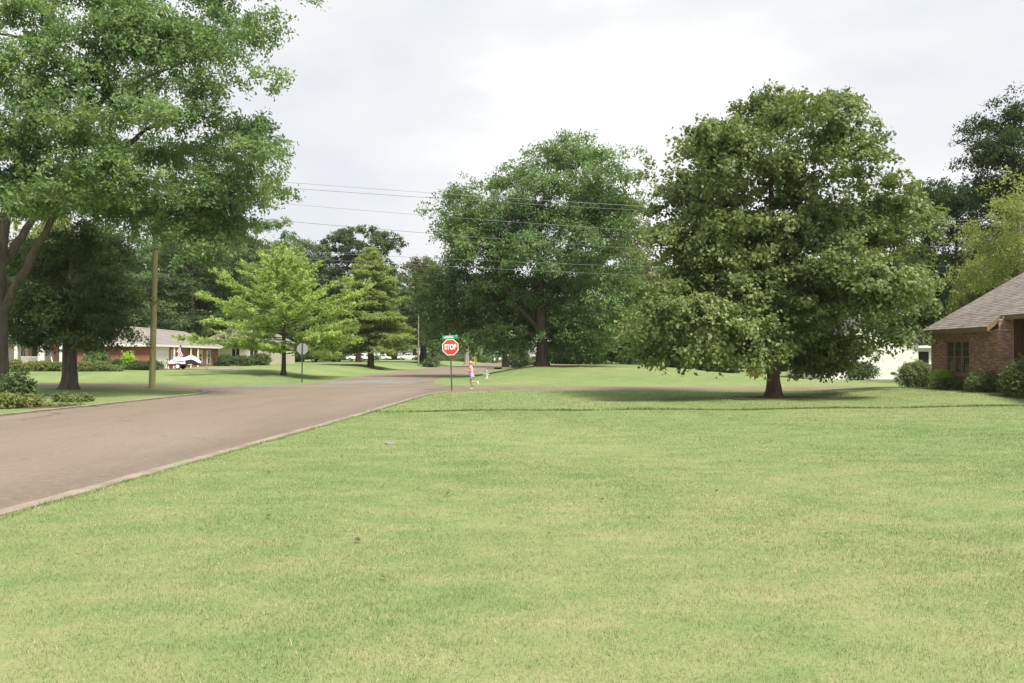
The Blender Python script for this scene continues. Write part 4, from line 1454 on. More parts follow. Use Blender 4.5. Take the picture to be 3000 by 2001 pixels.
fs = MB()
fs.bx(ex0 - .02, ex0, ny_ - .02, ey1, EZ - .22, EZ - .012).bx(ex0 - .02, X2, ey1, ey1 + .02, EZ - .22, EZ - .012)
z2 = EZ + SL * (nx_ - ex0)
fs.bx(nx_ - .02, nx_, -10, ny_ - .02, z2 - .2, z2 - .012)
fs.add([(ex0, ny_ - .02, EZ - .22), (nx_, ny_ - .02, z2 - .22), (nx_, ny_ - .02, z2 - .01), (ex0, ny_ - .02, EZ - .012),
        (ex0, ny_, EZ - .22), (nx_, ny_, z2 - .22), (nx_, ny_, z2 - .01), (ex0, ny_, EZ - .012)], [(0, 1, 2, 3), (7, 6, 5, 4), (0, 4, 5, 1), (3, 2, 6, 7), (0, 3, 7, 4), (1, 5, 6, 2)])
fs.build('fascia', 'brown_trim', house)
MB().bx(ex0, 0, ny_, YF, EZ - .2, EZ - .17).bx(nx_, 2.4, -10, ny_ - .03, z2 - .19, z2 - .16).build('soffit', 'brown_trim', house)
lamp = MB()
lamp.box((-.03, .95, .78), (.05, .09, .12)).tube([(-.05, .95, .80), (-.14, .95, .86), (-.17, .95, .80)], [.045, .055, .07], 10)
lamp.build('wall_vent', 'cream_paint', house, True)

# ------------------------------------------------------------------ white house behind the oak
wx, wy = px(2560, 74), 74.0
wz = gz(wx, wy)
wh = thing('white_house', 'white painted house with dark roof seen behind the oak', 'house', (wx, wy, wz))
x0, x1 = px(2405, 74) - wx, px(2690, 74) - wx
xm = (x0 + x1) / 2
mb = MB()
mb.prism([(x0, -.1), (x1, -.1), (x1, 3.0), (xm, 5.0), (x0, 3.0)], 'y', 0, 9)
wall = mb.build('wall', 'white_paint', wh)
for i in range(18):
    z = .5 + i * .155
    if z < 3.0:
        MB().bx(x0 - .004, x1 + .004, -.014, -.001, z, z + .143).build('siding_board', 'white_paint', wall)
MB().bx(x1, x1 + 7, 1.6, 9, -.1, 2.75).build('wing_wall', 'white_paint', wh)
MB().bx(x1 + .02, x1 + 1.6, 1.55, 1.598, .1, 2.3).build('porch_shade_panel', 'painted_dark', wh)  # flat near-black panel on the wall, painted in for the porch's shade
rf = MB()
for sgn in (-1, 1):
    e = (x0 - .4) if sgn < 0 else (x1 + .4)
    q = 3.0 - .4 * (2.0 / (xm - x0))
    rf.add([(e, -.4, q), (xm, -.4, 5.02), (xm, 9.3, 5.02), (e, 9.3, q), (e, -.4, q + .12), (xm, -.4, 5.14), (xm, 9.3, 5.14), (e, 9.3, q + .12)],
           [(0, 1, 2, 3), (4, 5, 6, 7), (0, 1, 5, 4), (2, 3, 7, 6), (0, 3, 7, 4)])
rf.add([(x1 - .2, 1.0, 2.86), (x1 + 7.3, 1.0, 2.86), (x1 + 7.3, 5, 4.2), (x1 - .2, 5, 4.2)], [(0, 1, 2, 3)])
rf.build('roof', 'shingle_dark', wh)
MB().bx(x1 + .02, x1 + 7.3, .96, 1.0, 2.62, 2.84).build('fascia', 'white_paint', wh)
vt = MB()
vx = px(2616, 74) - wx
vt.bx(vx - .22, vx + .22, -.03, -.002, .40, .42).bx(vx - .22, vx + .22, -.03, -.002, .58, .60)
vt.build('vent_frame', 'galvanised', wh)
MB().bx(vx - .2, vx + .2, -.022, -.0015, .42, .58).build('vent_grille', 'dark_metal', wh)
gw = MB().bx(x0 + 1.2, x0 + 2.3, -.05, -.016, 1.0, 2.3).build('window', 'white_paint', wh)
MB().bx(x0 + 1.28, x0 + 2.22, -.056, -.05, 1.07, 2.23).build('pane', 'glass', gw)


# ------------------------------------------------------------------ red brick house with the garage
def hip(mbx, x0, x1, y0, y1, z, rise, oh):
    x0, x1, y0, y1 = x0 - oh, x1 + oh, y0 - oh, y1 + oh
    hw_ = (x1 - x0) / 2
    xm = (x0 + x1) / 2
    a, b = (xm, y0 + hw_, z + rise), (xm, y1 - hw_, z + rise)
    v = [(x0, y0, z), (x1, y0, z), (x1, y1, z), (x0, y1, z), a, b]
    mbx.add(v, [(0, 1, 4), (1, 2, 5, 4), (2, 3, 5), (3, 0, 4, 5), (0, 3, 2, 1)])
    return v


gxx, gyy = px(438, 84), 84.0
gh = thing('garage_house', 'red brick house with grey hip roof and white garage door', 'house', (gxx, gyy, gz(gxx + 2, gyy)), R(4.6))
W_, Ln, Hw = 6.6, 26.0, 2.25
MB().bx(-W_, 0, 0, Ln, -.4, Hw).build('wall', 'brick_far', gh)
rf = MB()
hv = hip(rf, -W_, 0, 0, Ln, Hw + .16, 1.75, .5)
roof = rf.build('roof', 'shingle_far', gh)
rc = MB()
for a, b in ((hv[0], hv[4]), (hv[1], hv[4]), (hv[2], hv[5]), (hv[3], hv[5]), (hv[4], hv[5])):
    rc.tube([Vector(a) + Vector((0, 0, .01)), Vector(b) + Vector((0, 0, .01))], .07, 6)
rc.build('ridge_cap', 'ridge_cap', roof)
MB().tube([(-2.2, 12.5, Hw + .6), (-2.2, 12.5, Hw + 1.15)], .05, 8).build('roof_vent', 'galvanised', roof)
f_ = MB()
f_.bx(-W_ - .5, .5, -.53, -.502, Hw - .06, Hw + .15).bx(.502, .53, -.53, Ln + .5, Hw - .06, Hw + .15)
f_.build('fascia', 'white_paint', gh)
MB().bx(-W_ - .5, .5, -.5, 0, Hw - .03, Hw - .01).bx(0.001, .5, 0, Ln + .5, Hw - .03, Hw - .01).build('soffit', 'cream_paint', gh)
gd = MB()
gd.bx(.002, .06, .55, .75, 0, 2.15).bx(.002, .06, 5.65, 5.85, 0, 2.15).bx(.002, .06, .75, 5.65, 1.98, 2.15)
gdo = gd.build('garage_door', 'white_paint', gh)
for i in range(4):
    for j in range(8):
        y = .78 + j * .608
        MB().bx(.004, .03, y, y + .59, .03 + i * .487, .03 + i * .487 + .47).build('door_panel', 'white_paint', gdo)
MB().bx(.031, .05, 4.6, 4.8, 1.25, 1.29).build('door_handle', 'dark_metal', gdo)
for y0, y1, z0, z1 in ((7.0, 8.0, .45, 1.95), (9.3, 10.3, .45, 1.95), (17.2, 18.3, .3, 1.95), (20.8, 21.9, .3, 1.95)):
    wn = MB().bx(.002, .05, y0, y1, z0, z1).build('window', 'white_paint', gh)
    ym, zm = (y0 + y1) / 2, (z0 + z1) / 2
    for a, b in ((y0 + .07, ym - .03), (ym + .03, y1 - .07)):
        for c, d in ((z0 + .07, zm - .03), (zm + .03, z1 - .07)):
            MB().bx(.05, .056, a, b, c, d).build('pane', 'glass', wn)
    for sgn in (-1, 1):
        ys = y0 - .32 if sgn < 0 else y1 + .02
        MB().bx(.002, .035, ys, ys + .3, z0, z1).build('shutter', 'cream_paint', gh)
dr = MB().bx(.002, .06, 13.2, 14.3, .1, 2.15).build('door', 'dark_door', gh)
MB().bx(.06, .1, 13.3, 13.36, 1.0, 1.06).build('door_handle', 'chrome', dr)
for y in (6.3, 12.4, 15.2):
    MB().bx(.36, .48, y, y + .12, 0, Hw - .03).build('porch_post', 'white_paint', gh)

# driveway pad for the trailer
dv = [(-33.9, 85.0), (-33.9, 90.4), (-26.8, 89.4), (-26.8, 83.4)]
mb = MB()
nn = 12
for i in range(nn + 1):
    for (ax, ay), (bx2, by2) in ((dv[0], dv[3]), (dv[1], dv[2])):
        x, y = ax + (bx2 - ax) * i / nn, ay + (by2 - ay) * i / nn
        mb.v.append((x, y, gz(x, y) + .03)); mb.r.append(.5)
mb.f = [(2 * i, 2 * i + 1, 2 * i + 3, 2 * i + 2) for i in range(nn)]
tag(mb.build('driveway', 'concrete'), 'short concrete driveway before the white garage door', kind='structure')

# ------------------------------------------------------------------ porch house at the far left
ax, ay = px(110, 81), 81.0
az_ = gz(ax, ay)
ph = thing('porch_house', 'pale porch house with white columns behind the dark tree', 'house', (ax, ay, az_))


def X_(p):
    return px(p, 81) - ax


MB().bx(X_(-140), X_(182), 1.8, 10, -.2, 3.0).build('wall', 'cream_paint', ph)
MB().bx(X_(-140), X_(182), -.2, 1.8, -.2, .32).build('porch_floor', 'concrete', ph)
rf = MB()
x0, x1 = X_(-150), X_(188)
rf.add([(x0, -.5, 3.05), (x1, -.5, 3.05), (x1, 5.5, 4.9), (x0, 5.5, 4.9), (x0, -.5, 3.17), (x1, -.5, 3.17), (x1, 5.5, 5.02), (x0, 5.5, 5.02), (x1, 11, 3.05), (x0, 11, 3.05)],
       [(0, 1, 2, 3), (4, 5, 6, 7), (0, 1, 5, 4), (1, 2, 6, 5), (3, 0, 4, 7), (7, 6, 8, 9), (2, 3, 9, 8)])
rf.build('roof', 'shingle_far', ph)
MB().bx(x0, x1, -.53, -.503, 2.86, 3.15).build('fascia', 'white_paint', ph)
MB().bx(x0, x1, -.15, .1, 2.62, 2.86).build('porch_beam', 'white_paint', ph)
for p in (-60, 0, 48, 118, 126, 180):
    cb = MB().bx(X_(p) - .11, X_(p) + .11, -.14, .08, .32, 2.62)
    cb.bx(X_(p) - .15, X_(p) + .15, -.18, .12, .321, .45).bx(X_(p) - .15, X_(p) + .15, -.18, .12, 2.5, 2.619)
    cb.build('column', 'white_paint', ph)
MB().bx(X_(128), X_(153), 1.72, 1.797, .32, 2.85).build('brick_panel', 'brick_pale', ph)
MB().bx(X_(52), X_(63), 1.72, 1.797, .32, 2.7).build('brick_panel', 'brick_pale', ph)
MB().bx(X_(64), X_(78), 1.75, 1.797, .32, 2.6).build('door', 'dark_door', ph)  # flat dark panel painted in for a shaded recess in the porch wall
for p0, p1, z0, z1 in ((30, 46, 1.2, 2.5), (96, 113, 1.2, 2.4), (156, 178, .8, 2.6), (-50, -20, 1.0, 2.4)):
    wn = MB().bx(X_(p0), X_(p1), 1.7, 1.797, z0, z1).build('window', 'white_paint', ph)
    xm, zm = (X_(p0) + X_(p1)) / 2, (z0 + z1) / 2
    for a, b in ((X_(p0) + .06, xm - .025), (xm + .025, X_(p1) - .06)):
        for c, d in ((z0 + .06, zm - .025), (zm + .025, z1 - .06)):
            MB().bx(a, b, 1.69, 1.70, c, d).build('pane', 'glass', wn)
rl = MB()
rl.tube([(X_(64), -.1, 1.2), (X_(120), -.1, 1.2)], .03, 6).tube([(X_(126), -.1, 1.2), (X_(152), -1.6, .55), (X_(160), -1.6, .5)], .035, 6).tube([(X_(152), -.1, 1.2), (X_(182), -1.6, .55)], .035, 6)
for i in range(22):
    x = X_(64) + (X_(120) - X_(64)) * i / 21
    rl.tube([(x, -.1, .32), (x, -.1, 1.2)], .014, 5)
rl.build('railing', 'white_paint', ph)
for i in range(3):
    MB().bx(X_(128), X_(178), -.25 - .35 * (i + 1), -.25 - .35 * i, -.2, .30 - .14 * (i + 1) + .1).build('step', 'concrete', ph)

# ------------------------------------------------------------------ tan house behind the ginkgo, white house far behind the cars
tx, ty = px(700, 118), 118.0
th = thing('tan_house', 'tan house with steep grey roof behind the ginkgo', 'house', (tx, ty, gz(tx, ty)))
MB().bx(-5.0, 4.0, 0, 14, -.2, 2.9).build('wall', 'tan_paint', th)
rf = MB()
hip(rf, -5.0, 4.0, 0, 14, 2.9, 3.0, .4)
rf.build('roof', 'shingle_far', th)
gb = MB().prism([(-.6, 2.9), (3.0, 2.9), (1.2, 5.0)], 'y', -.6, 4).build('dormer_gable', 'tan_paint', th)
MB().tube([(1.2, -.605, 3.7), (1.2, -.63, 3.7)], .28, 14).build('round_vent', 'white_paint', gb)
for x in (-3.6, -.4, 2.0):
    wn = MB().bx(x - .55, x + .55, -.05, -.002, .7, 2.3).build('window', 'white_paint', th)
    for a in (-.5, .03):
        MB().bx(x + a, x + a + .47, -.056, -.05, .75, 2.25).build('pane', 'glass', wn)
MB().bx(-5.4, 4.4, -.43, -.402, 2.78, 2.98).build('fascia', 'white_paint', th)

fx, fy = px(1130, 262), 262.0
fh = thing('far_house', 'small white house in the distance behind the parked cars', 'house', (fx, fy, gz(fx, fy)))
MB().bx(-9, 7.5, 0, 9, -.2, 2.9).build('wall', 'white_paint', fh)
rf = MB()
hip(rf, -9, 7.5, 0, 17, 2.9, 3.2, .5)
rf.build('roof', 'shingle_dark', fh)
for x in (-7.5, -4.5, -1.0, 2.2, 5.6):
    wn = MB().bx(x - .7, x + .7, -.06, -.002, .7, 2.3).build('window', 'white_paint', fh)
    MB().bx(x - .6, x + .6, -.07, -.06, .8, 2.2).build('pane', 'glass', fh if False else wn)
MB().bx(.2, 1.2, -.05, -.002, 0, 2.1).build('door', 'dark_door', fh)
MB().bx(-9.5, 8, -.53, -.502, 2.75, 2.95).build('fascia', 'white_paint', fh)
ex, ey = px(1522, 285), 285.0
eh = thing('street_end_house', 'tiny white house at the far end of the street', 'house', (ex, ey, gz(ex, ey)))
MB().bx(-1.5, 6, 0, 8, -.2, 2.9).build('wall', 'white_paint', eh)
rf = MB()
hip(rf, -1.5, 6, 0, 9, 2.9, 2.0, .4)
rf.build('roof', 'shingle_dark', eh)
MB().bx(.2, 1.4, -.05, -.002, .8, 2.2).build('window', 'glass', eh)


# ------------------------------------------------------------------ vehicles
def vehicle(name, label, cat, loc, rz, paint, kind, group):
    v = thing(name, label, cat, loc, rz, group)
    if kind == 'pickup':
        Lg, Wd, wb, wr = 5.6, 1.95, 3.55, .40
        low = [(-2.8, .52), (2.75, .46), (2.8, .85), (2.68, 1.12), (1.35, 1.22), (.95, 1.24), (-.75, 1.24), (-.78, 1.22), (-2.78, 1.22)]
        cab = [(1.25, 1.2), (.55, 1.86), (-.62, 1.88), (-.78, 1.2)]
        glass = [[(1.0, 1.26), (.5, 1.76), (.12, 1.78), (.12, 1.26)], [(.04, 1.26), (.04, 1.78), (-.58, 1.78), (-.66, 1.26)]]
    elif kind == 'suv':
        Lg, Wd, wb, wr = 4.7, 1.86, 2.75, .36
        low = [(-2.3, .45), (2.3, .4), (2.36, .75), (2.2, .98), (1.1, 1.08), (-2.25, 1.08), (-2.36, .8)]
        cab = [(1.2, 1.06), (.45, 1.62), (-1.7, 1.68), (-2.1, 1.5), (-2.28, 1.06)]
        glass = [[(.9, 1.12), (.42, 1.55), (0, 1.57), (0, 1.12)], [(-.08, 1.12), (-.08, 1.57), (-1.0, 1.58), (-1.0, 1.12)], [(-1.08, 1.14), (-1.08, 1.57), (-1.65, 1.56), (-1.9, 1.2)]]
    else:
        Lg, Wd, wb, wr = 4.6, 1.8, 2.7, .33
        low = [(-2.28, .4), (2.28, .36), (2.32, .62), (2.15, .82), (1.0, .92), (-1.6, .95), (-2.25, .92)]
        cab = [(1.05, .9), (.3, 1.38), (-.9, 1.4), (-1.75, .93)]
        glass = [[(.8, .95), (.27, 1.32), (-.1, 1.33), (-.1, .95)], [(-.18, .95), (-.18, 1.33), (-.85, 1.33), (-1.4, .98)]]
    b = MB()
    h = Wd / 2

    def slab(poly, rows):
        n = len(poly)
        cx = sum(p[0] for p in poly) / n
        cz = sum(p[1] for p in poly) / n
        vs = [(cx + (p[0] - cx) * s, y, cz + (p[1] - cz) * s2) for y, s, s2 in rows for p in poly]
        fs = [(r_ * n + i, r_ * n + (i + 1) % n, (r_ + 1) * n + (i + 1) % n, (r_ + 1) * n + i) for r_ in range(len(rows) - 1) for i in range(n)]
        fs += [tuple(range(n)), tuple(reversed(range((len(rows) - 1) * n, len(rows) * n)))]
        b.add(vs, fs)
    slab(low, [(-h, .97, .9), (-h + .06, 1, 1), (h - .06, 1, 1), (h, .97, .9)])
    zt = max(p[1] for p in cab)
    cb = lambda s: [(x * 1.0, z) for x, z in cab]
    n = len(cab)
    vs, rows = [], [(-1,), (1,)]
    for sgn in (-1, 1):
        for x, z in cab:
            tum = (z - min(q[1] for q in cab)) * .22
            vs.append((x, sgn * (h - .05 - tum), z))
    b.add(vs, [tuple(range(n)), tuple(reversed(range(n, 2 * n)))] + [(i, (i + 1) % n, n + (i + 1) % n, n + i) for i in range(n)])
    if kind == 'pickup':
        b.bx(-2.7, -.8, -h + .14, h - .14, 1.223, 1.226)
    body = b.build('body', paint, v)
    zb = min(q[1] for q in cab)
    for sgn in (-1, 1):
        for g in glass:
            MB().add([(x, sgn * (h - .05 - (z - zb) * .22 + .006), z) for x, z in g], [tuple(range(len(g)))]).build('window', 'glass', v)
    f0, f1 = cab[0], cab[1]
    hw_ = h - .16
    for (xa, za), (xb, zb2), nm in ((f0, f1, 'windscreen'), (cab[-1], cab[-2], 'rear_window')):
        e = .012 if nm == 'windscreen' else -.012
        MB().add([(xa + e, -hw_, za + .05), (xa + e, hw_, za + .05), (xb + e, hw_ - .1, zb2 - .04), (xb + e, -hw_ + .1, zb2 - .04)], [(0, 1, 2, 3)]).build(nm, 'glass', v)
    for sx in (-1, 1):
        for sy in (-1, 1):
            wv = MB().tube([(sx * wb / 2, sy * (h - .2), wr), (sx * wb / 2, sy * (h + .015), wr)], wr, 18).build('wheel', 'black_rubber', v)
            MB().tube([(sx * wb / 2, sy * (h + .016), wr), (sx * wb / 2, sy * (h + .03), wr)], wr * .62, 14).build('rim', 'chrome', wv)
    for sy in (-1, 1):
        MB().box((Lg / 2 - .06, sy * (h - .25), .78), (.1, .34, .16)).build('headlight', 'clear_lens', v)
        MB().box((-Lg / 2 + .05, sy * (h - .13), .9), (.08, .2, .24)).build('taillight', 'red_lens', v)
    MB().box((-Lg / 2 - .03, 0, .5), (.12, Wd * .92, .16)).build('bumper', 'chrome' if kind == 'pickup' else paint, v)
    MB().box((Lg / 2 + .02, 0, .48), (.1, Wd * .92, .18)).build('bumper', 'dark_metal', v)
    return v


G = 'vehicles parked beyond the left lawn'
for nm, lab, cat, x, D, rz, pt, kd, dy in (
        ('pickup_truck', 'dark navy pickup truck parked behind the ginkgo', 'pickup', 893, 160, 180, 'car_navy', 'pickup', 0),
        ('parked_suv', 'white sport utility car parked left of the cypress trunk', 'car', 1046, 200, 176, 'car_white', 'suv', 0),
        ('pickup_truck', 'white pickup truck parked left of the street light pole', 'pickup', 1196, 236, 176, 'car_white', 'pickup', 0),
        ('parked_car', 'white car half hidden right of the cypress trunk', 'car', 1118, 225, 178, 'car_white', 'sedan', 0)):
    X = px(x, D)
    vehicle(nm, lab, cat, (X, D, gz(X, D)), R(rz), pt, kd, G)
X = px(1496, 258)
vehicle('pickup_truck', 'dark pickup far down the street', 'pickup', (X, 258, .02), R(100), 'car_navy', 'pickup', 'vehicles far down the street')
X = px(1476, 300)
vehicle('parked_car', 'tiny white car at the very end of the street', 'car', (X, 300, .02), R(170), 'car_white', 'suv', 'vehicles far down the street')

# ------------------------------------------------------------------ watercraft under its cover, on a trailer
tx, ty = px(543, 84.0), 84.0
tz = gz(tx, ty) + .03
tr = thing('boat_trailer', 'black single axle trailer with white wheel before the garage', 'trailer', (tx, ty, tz))
f_ = MB()
f_.box((-.1, -.5, .42), (2.5, .07, .09)).box((-.1, .5, .42), (2.5, .07, .09)).box((-1.3, 0, .42), (.07, 1.0, .08)).box((.6, 0, .42), (.07, 1.0, .08))
f_.tube([(1.1, -.5, .42), (1.9, 0, .42), (2.25, 0, .42)], .045, 8).tube([(1.1, .5, .42), (1.9, 0, .42)], .045, 8).tube([(-.45, -.68, .26), (-.45, .68, .26)], .03, 8)
f_.build('frame', 'dark_metal', tr)
for sy in (-1, 1):
    wv = MB().tube([(-.45, sy * .60, .26), (-.45, sy * .74, .26)], .26, 20).build('wheel', 'black_rubber', tr)
    MB().tube([(-.45, sy * .742, .26), (-.45, sy * .765, .26)], .175, 18).build('rim', 'sign_white', wv)
    fd = MB()
    for i in range(9):
        a = math.pi * i / 8
        fd.v += [(-.45 + .33 * math.cos(a), sy * .58, .28 + .33 * math.sin(a)), (-.45 + .33 * math.cos(a), sy * .78, .28 + .33 * math.sin(a))]
        fd.r += [.5, .5]
    fd.f = [(2 * i, 2 * i + 1, 2 * i + 3, 2 * i + 2) for i in range(8)]
    fd.build('mudguard', 'dark_metal', tr)
    MB().box((-1.38, sy * .42, .46), (.05, .18, .1)).build('taillight', 'red_lens', tr)
MB().box((-1.15, -.545, .44), (.3, .02, .07)).build('reflector', 'red_lens', tr)
MB().box((.65, -.545, .44), (.42, .02, .07)).build('reflector', 'sign_white', tr)
jk = MB().tube([(2.05, -.08, .02), (2.05, -.08, .75)], .03, 8)
jk.box((2.05, -.08, .1), (.18, .05, .18))
jk.build('jack', 'galvanised', tr)
cv = thing('jet_ski', 'jet ski under a white and black fitted cover on the trailer', 'jet ski', (tx, ty, tz))
prof = [(-1.52, .66), (-1.45, .78), (-1.1, 1.02), (-.85, 1.16), (-.55, 1.14), (-.2, 1.10), (.15, 1.17), (.38, 1.30), (.62, 1.31), (.9, 1.2), (1.25, .92), (1.55, .66), (1.5, .56)]


def cover(prof, half, z0):
    m_ = MB()
    rows = []
    for x, z in prof:
        row = []
        ww = half * (1 - .55 * max(0, (x - .3) / 1.3) ** 2) * (1 if x > -1.3 else .85)
        for k in range(11):
            a = math.pi * k / 10
            row.append((x, -math.cos(a) * ww * (1 - .38 * math.sin(a) ** 3), z0 + (z - z0) * math.sin(a) ** .55))
        rows.append(row)
    n = 11
    vs = [p for r_ in rows for p in r_]
    m_.add(vs, [(i * n + k, i * n + k + 1, (i + 1) * n + k + 1, (i + 1) * n + k) for i in range(len(rows) - 1) for k in range(n - 1)])
    return m_


cover(prof, .56, .50).build('cover', 'white_cloth', cv, True)
hull = MB().prism([(-1.5, .48), (1.1, .48), (1.55, .62), (1.45, .50), (.9, .36), (-1.4, .34)], 'y', -.42, .42)
hull.build('hull', 'black_cloth', cv)


def side_patch(pts, y, mat, nm):
    MB().add([(x, y(x, z), z) for x, z in pts], [tuple(range(len(pts)))]).build(nm, mat, cv)


def cov_y(x, z):
    return -(.56 * (1 - .55 * max(0, (x - .3) / 1.3) ** 2)) - .012


# black side panel and the dark piping of the cover, laid just proud of the cloth
pn = MB().prism([(.28, .50), (.2, .70), (.42, .86), (.72, .93), (.95, .86), (1.38, .62), (1.3, .50)], 'y', -.585, -.40)
pn.build('side_panel', 'black_cloth', cv)
MB().tube([(-1.05, -.535, .92), (-.8, -.55, .80), (-.35, -.565, .74), (.05, -.565, .76), (.35, -.56, .86)], .018, 6).build('piping', 'black_cloth', cv)

# flag on a slanted pole fixed to the house front
fl = thing('house_flag', 'striped flag on a slanted pole above the covered jet ski', 'flag', (px(513, 85), 85.0, tz + .95), 0)
MB().tube([(-.35, 0, -.05), (.62, 0, 1.52)], .02, 8).build('flag_pole', 'galvanised', fl)
for i in range(7):
    fb = MB()
    a, b = i / 7, (i + 1) / 7
    n = 9
    for q in (a, b):
        p0 = Vector((.16, 0, .74)).lerp(Vector((.52, 0, 1.36)), q)
        for k in range(n):
            s = k / (n - 1)
            fb.v.append((p0.x + .34 * s + .05 * math.sin(s * 7), .07 * math.sin(s * 9 + q * 2), p0.z - .78 * s - .05 * s * s))
            fb.r.append(.5)
    fb.f = [(k, k + 1, n + k + 1, n + k) for k in range(n - 1)]
    fb.build('stripe', 'flag_blue' if i > 4 else ('flag_red' if i % 2 else 'sign_white'), fl)

# bicycle leaning by the garage
bk = thing('bicycle', 'dark bicycle standing end on beside the trailer', 'bicycle', (px(495, 83.4), 83.4, gz(px(495, 83.4), 83.4) + .03), R(70))
for x in (-.5, .5):
    wv = MB()
    ring = [(x + .33 * math.cos(a), 0, .33 + .33 * math.sin(a)) for a in np.linspace(0, 2 * math.pi, 21)]
    wv.tube(ring, .022, 6, False)
    wo = wv.build('wheel', 'black_rubber', bk)
    sp = MB()
    for k in range(8):
        a = k * math.pi / 4
        sp.tube([(x, 0, .33), (x + .32 * math.cos(a), 0, .33 + .32 * math.sin(a))], .005, 4)
    sp.build('spokes', 'galvanised', wo)
MB().tube([(-.5, 0, .33), (-.1, 0, .3), (.35, 0, .8), (-.2, 0, .82), (-.5, 0, .33)], .02, 6).tube([(-.1, 0, .3), (-.22, 0, .92)], .02, 6).tube([(.5, 0, .33), (.33, 0, .95)], .02, 6).build('frame', 'dark_metal', bk)
MB().box((-.22, 0, .95), (.24, .13, .05)).build('saddle', 'black_rubber', bk)
MB().tube([(.28, -.28, 1.0), (.33, 0, .97), (.28, .28, 1.0)], .018, 6).build('handlebar', 'dark_metal', bk)

# ------------------------------------------------------------------ stop signs
def letters(txt, size, sx, mat, parent, loc, name='lettering', rot=None, bold=.0):
    cu = bpy.data.curves.new(name, 'FONT')
    cu.body = txt
    cu.size = size
    cu.align_x = 'CENTER'
    cu.align_y = 'CENTER'
    cu.extrude = .0015
    cu.offset = bold
    cu.resolution_u = 4
    tmp = bpy.data.objects.new('tmp', cu)
    COL.objects.link(tmp)
    dg = bpy.context.evaluated_depsgraph_get()
    me = bpy.data.meshes.new_from_object(tmp.evaluated_get(dg))
    bpy.data.objects.remove(tmp)
    me.name = name
    me.transform(Matrix.Diagonal((sx, 1, 1, 1)))
    me.materials.clear()
    o_ = link(name, me, mat, parent, loc, rot or (R(90), 0, 0))
    return o_


def octagon(r_):
    return [(r_ * math.cos(math.pi / 8 + k * math.pi / 4) / math.cos(math.pi / 8), r_ * math.sin(math.pi / 8 + k * math.pi / 4) / math.cos(math.pi / 8)) for k in range(8)]


def u_post(h, w=.075):
    m_ = MB()
    m_.bx(-w / 2, w / 2, .0, .006, 0, h).bx(-w / 2, -w / 2 + .007, .006, .04, 0, h).bx(w / 2 - .007, w / 2, .006, .04, 0, h)
    return m_


Ds = 49.0
sx_, sy_ = px(1324, Ds), Ds
st = thing('stop_sign', 'red stop sign facing the camera with a green street name blade', 'stop sign', (sx_, sy_, gz(sx_, sy_) - .05), rot=(0, R(-2.0), 0))
u_post(3.0).build('post', 'post_green', st)
zc = 2.47
pl = MB().prism([(x, z + zc) for x, z in octagon(.445)], 'y', -.006, -.002).build('sign_plate', 'sign_white', st)
MB().prism([(x, z + zc) for x, z in octagon(.405)], 'y', -.009, -.0062).build('red_face', 'sign_red', pl)
letters('STOP', .40, .68, 'sign_white', pl, (0, -.0115, zc), bold=.014)
MB().tube([(0, .02, 2.95), (0, .02, 3.27)], .018, 8).build('bracket', 'galvanised', st)
bl = MB().box((0, -.012, 3.03), (.86, .006, .20), M=Matrix.Rotation(R(-2.5), 3, 'Y')).build('street_name_blade', 'sign_green', st)
letters('LIDDELL', .155, .95, 'sign_white', bl, (-.07, -.0175, 3.03), rot=(R(90), R(-2.5), 0), bold=.004)
letters('ST', .075, .95, 'sign_white', bl, (.345, -.0175, 3.075), rot=(R(90), R(-2.5), 0), bold=.002)

Ds = 65.0
sx_, sy_ = px(885, Ds), Ds
sb = thing('stop_sign', 'bare metal back of the stop sign on the left lawn', 'stop sign', (sx_, sy_, gz(sx_, sy_) - .05), rot=(0, R(.6), 0))
u_post(2.95, .085).build('post', 'post_green', sb, rot=(0, 0, R(180)))
pb = MB().prism([(x, z + 2.5) for x, z in octagon(.40)], 'y', .006, .010).build('sign_plate', 'aluminium', sb)
MB().prism([(x, z + 2.5) for x, z in octagon(.395)], 'y', .0105, .012).build('red_face', 'sign_red', pb)
for z in (2.3, 2.7):
    MB().tube([(0, -.012, z), (0, .004, z)], .014, 8).build('bolt', 'galvanised', pb)

# ------------------------------------------------------------------ utility poles and wires
P0, P1 = Vector((px(446, 52.8), 52.8, 0)), Vector((48, 72, 0))
H0 = [10.95, 10.6, 9.75, 8.75, 6.7, 6.35]
H1 = [10.7, 10.5, 8.4, 6.8, 6.7, 5.8]
for P_, hs, lab, lean in ((P0, H0, 'tall olive brown wooden utility pole at the side street corner', R(1.0)), (P1, H1, 'wooden utility pole beyond the brick house roof', 0)):
    po = thing('utility_pole', lab, 'pole', (P_.x, P_.y, gz(P_.x, P_.y) - .1), rot=(0, lean, 0), group='wooden utility poles')
    MB().tube([(0, 0, z) for z in (0, 1, 3, 6, 9, 12.9)], [.185, .18, .172, .16, .145, .125], 16).build('shaft', 'pole_wood', po, True)
    if P_ is P0:
        for z in (8.35, 8.72):
            MB().tube([(0, 0, z), (0, 0, z + .07)], .165, 14).build('band', 'dark_metal', po)
    ca = MB().box((0, .17, 12.3), (1.9, .1, .12), R(75)).build('crossarm', 'pole_grey', po)
    for q in (-.8, 0, .8):
        MB().lathe([(.03, 0), (.055, .05), (.035, .08), (.055, .11), (.02, .16)], 10, (math.cos(R(75)) * q, .17 + math.sin(R(75)) * q, 12.36)).build('insulator', 'ceramic', ca)
names = ['topmost overhead wire above the street', 'second overhead wire close under the topmost', 'third overhead wire from the top', 'fourth overhead wire from the top', 'fifth overhead wire, crossing the tree crowns', 'lowest overhead wire of the six']
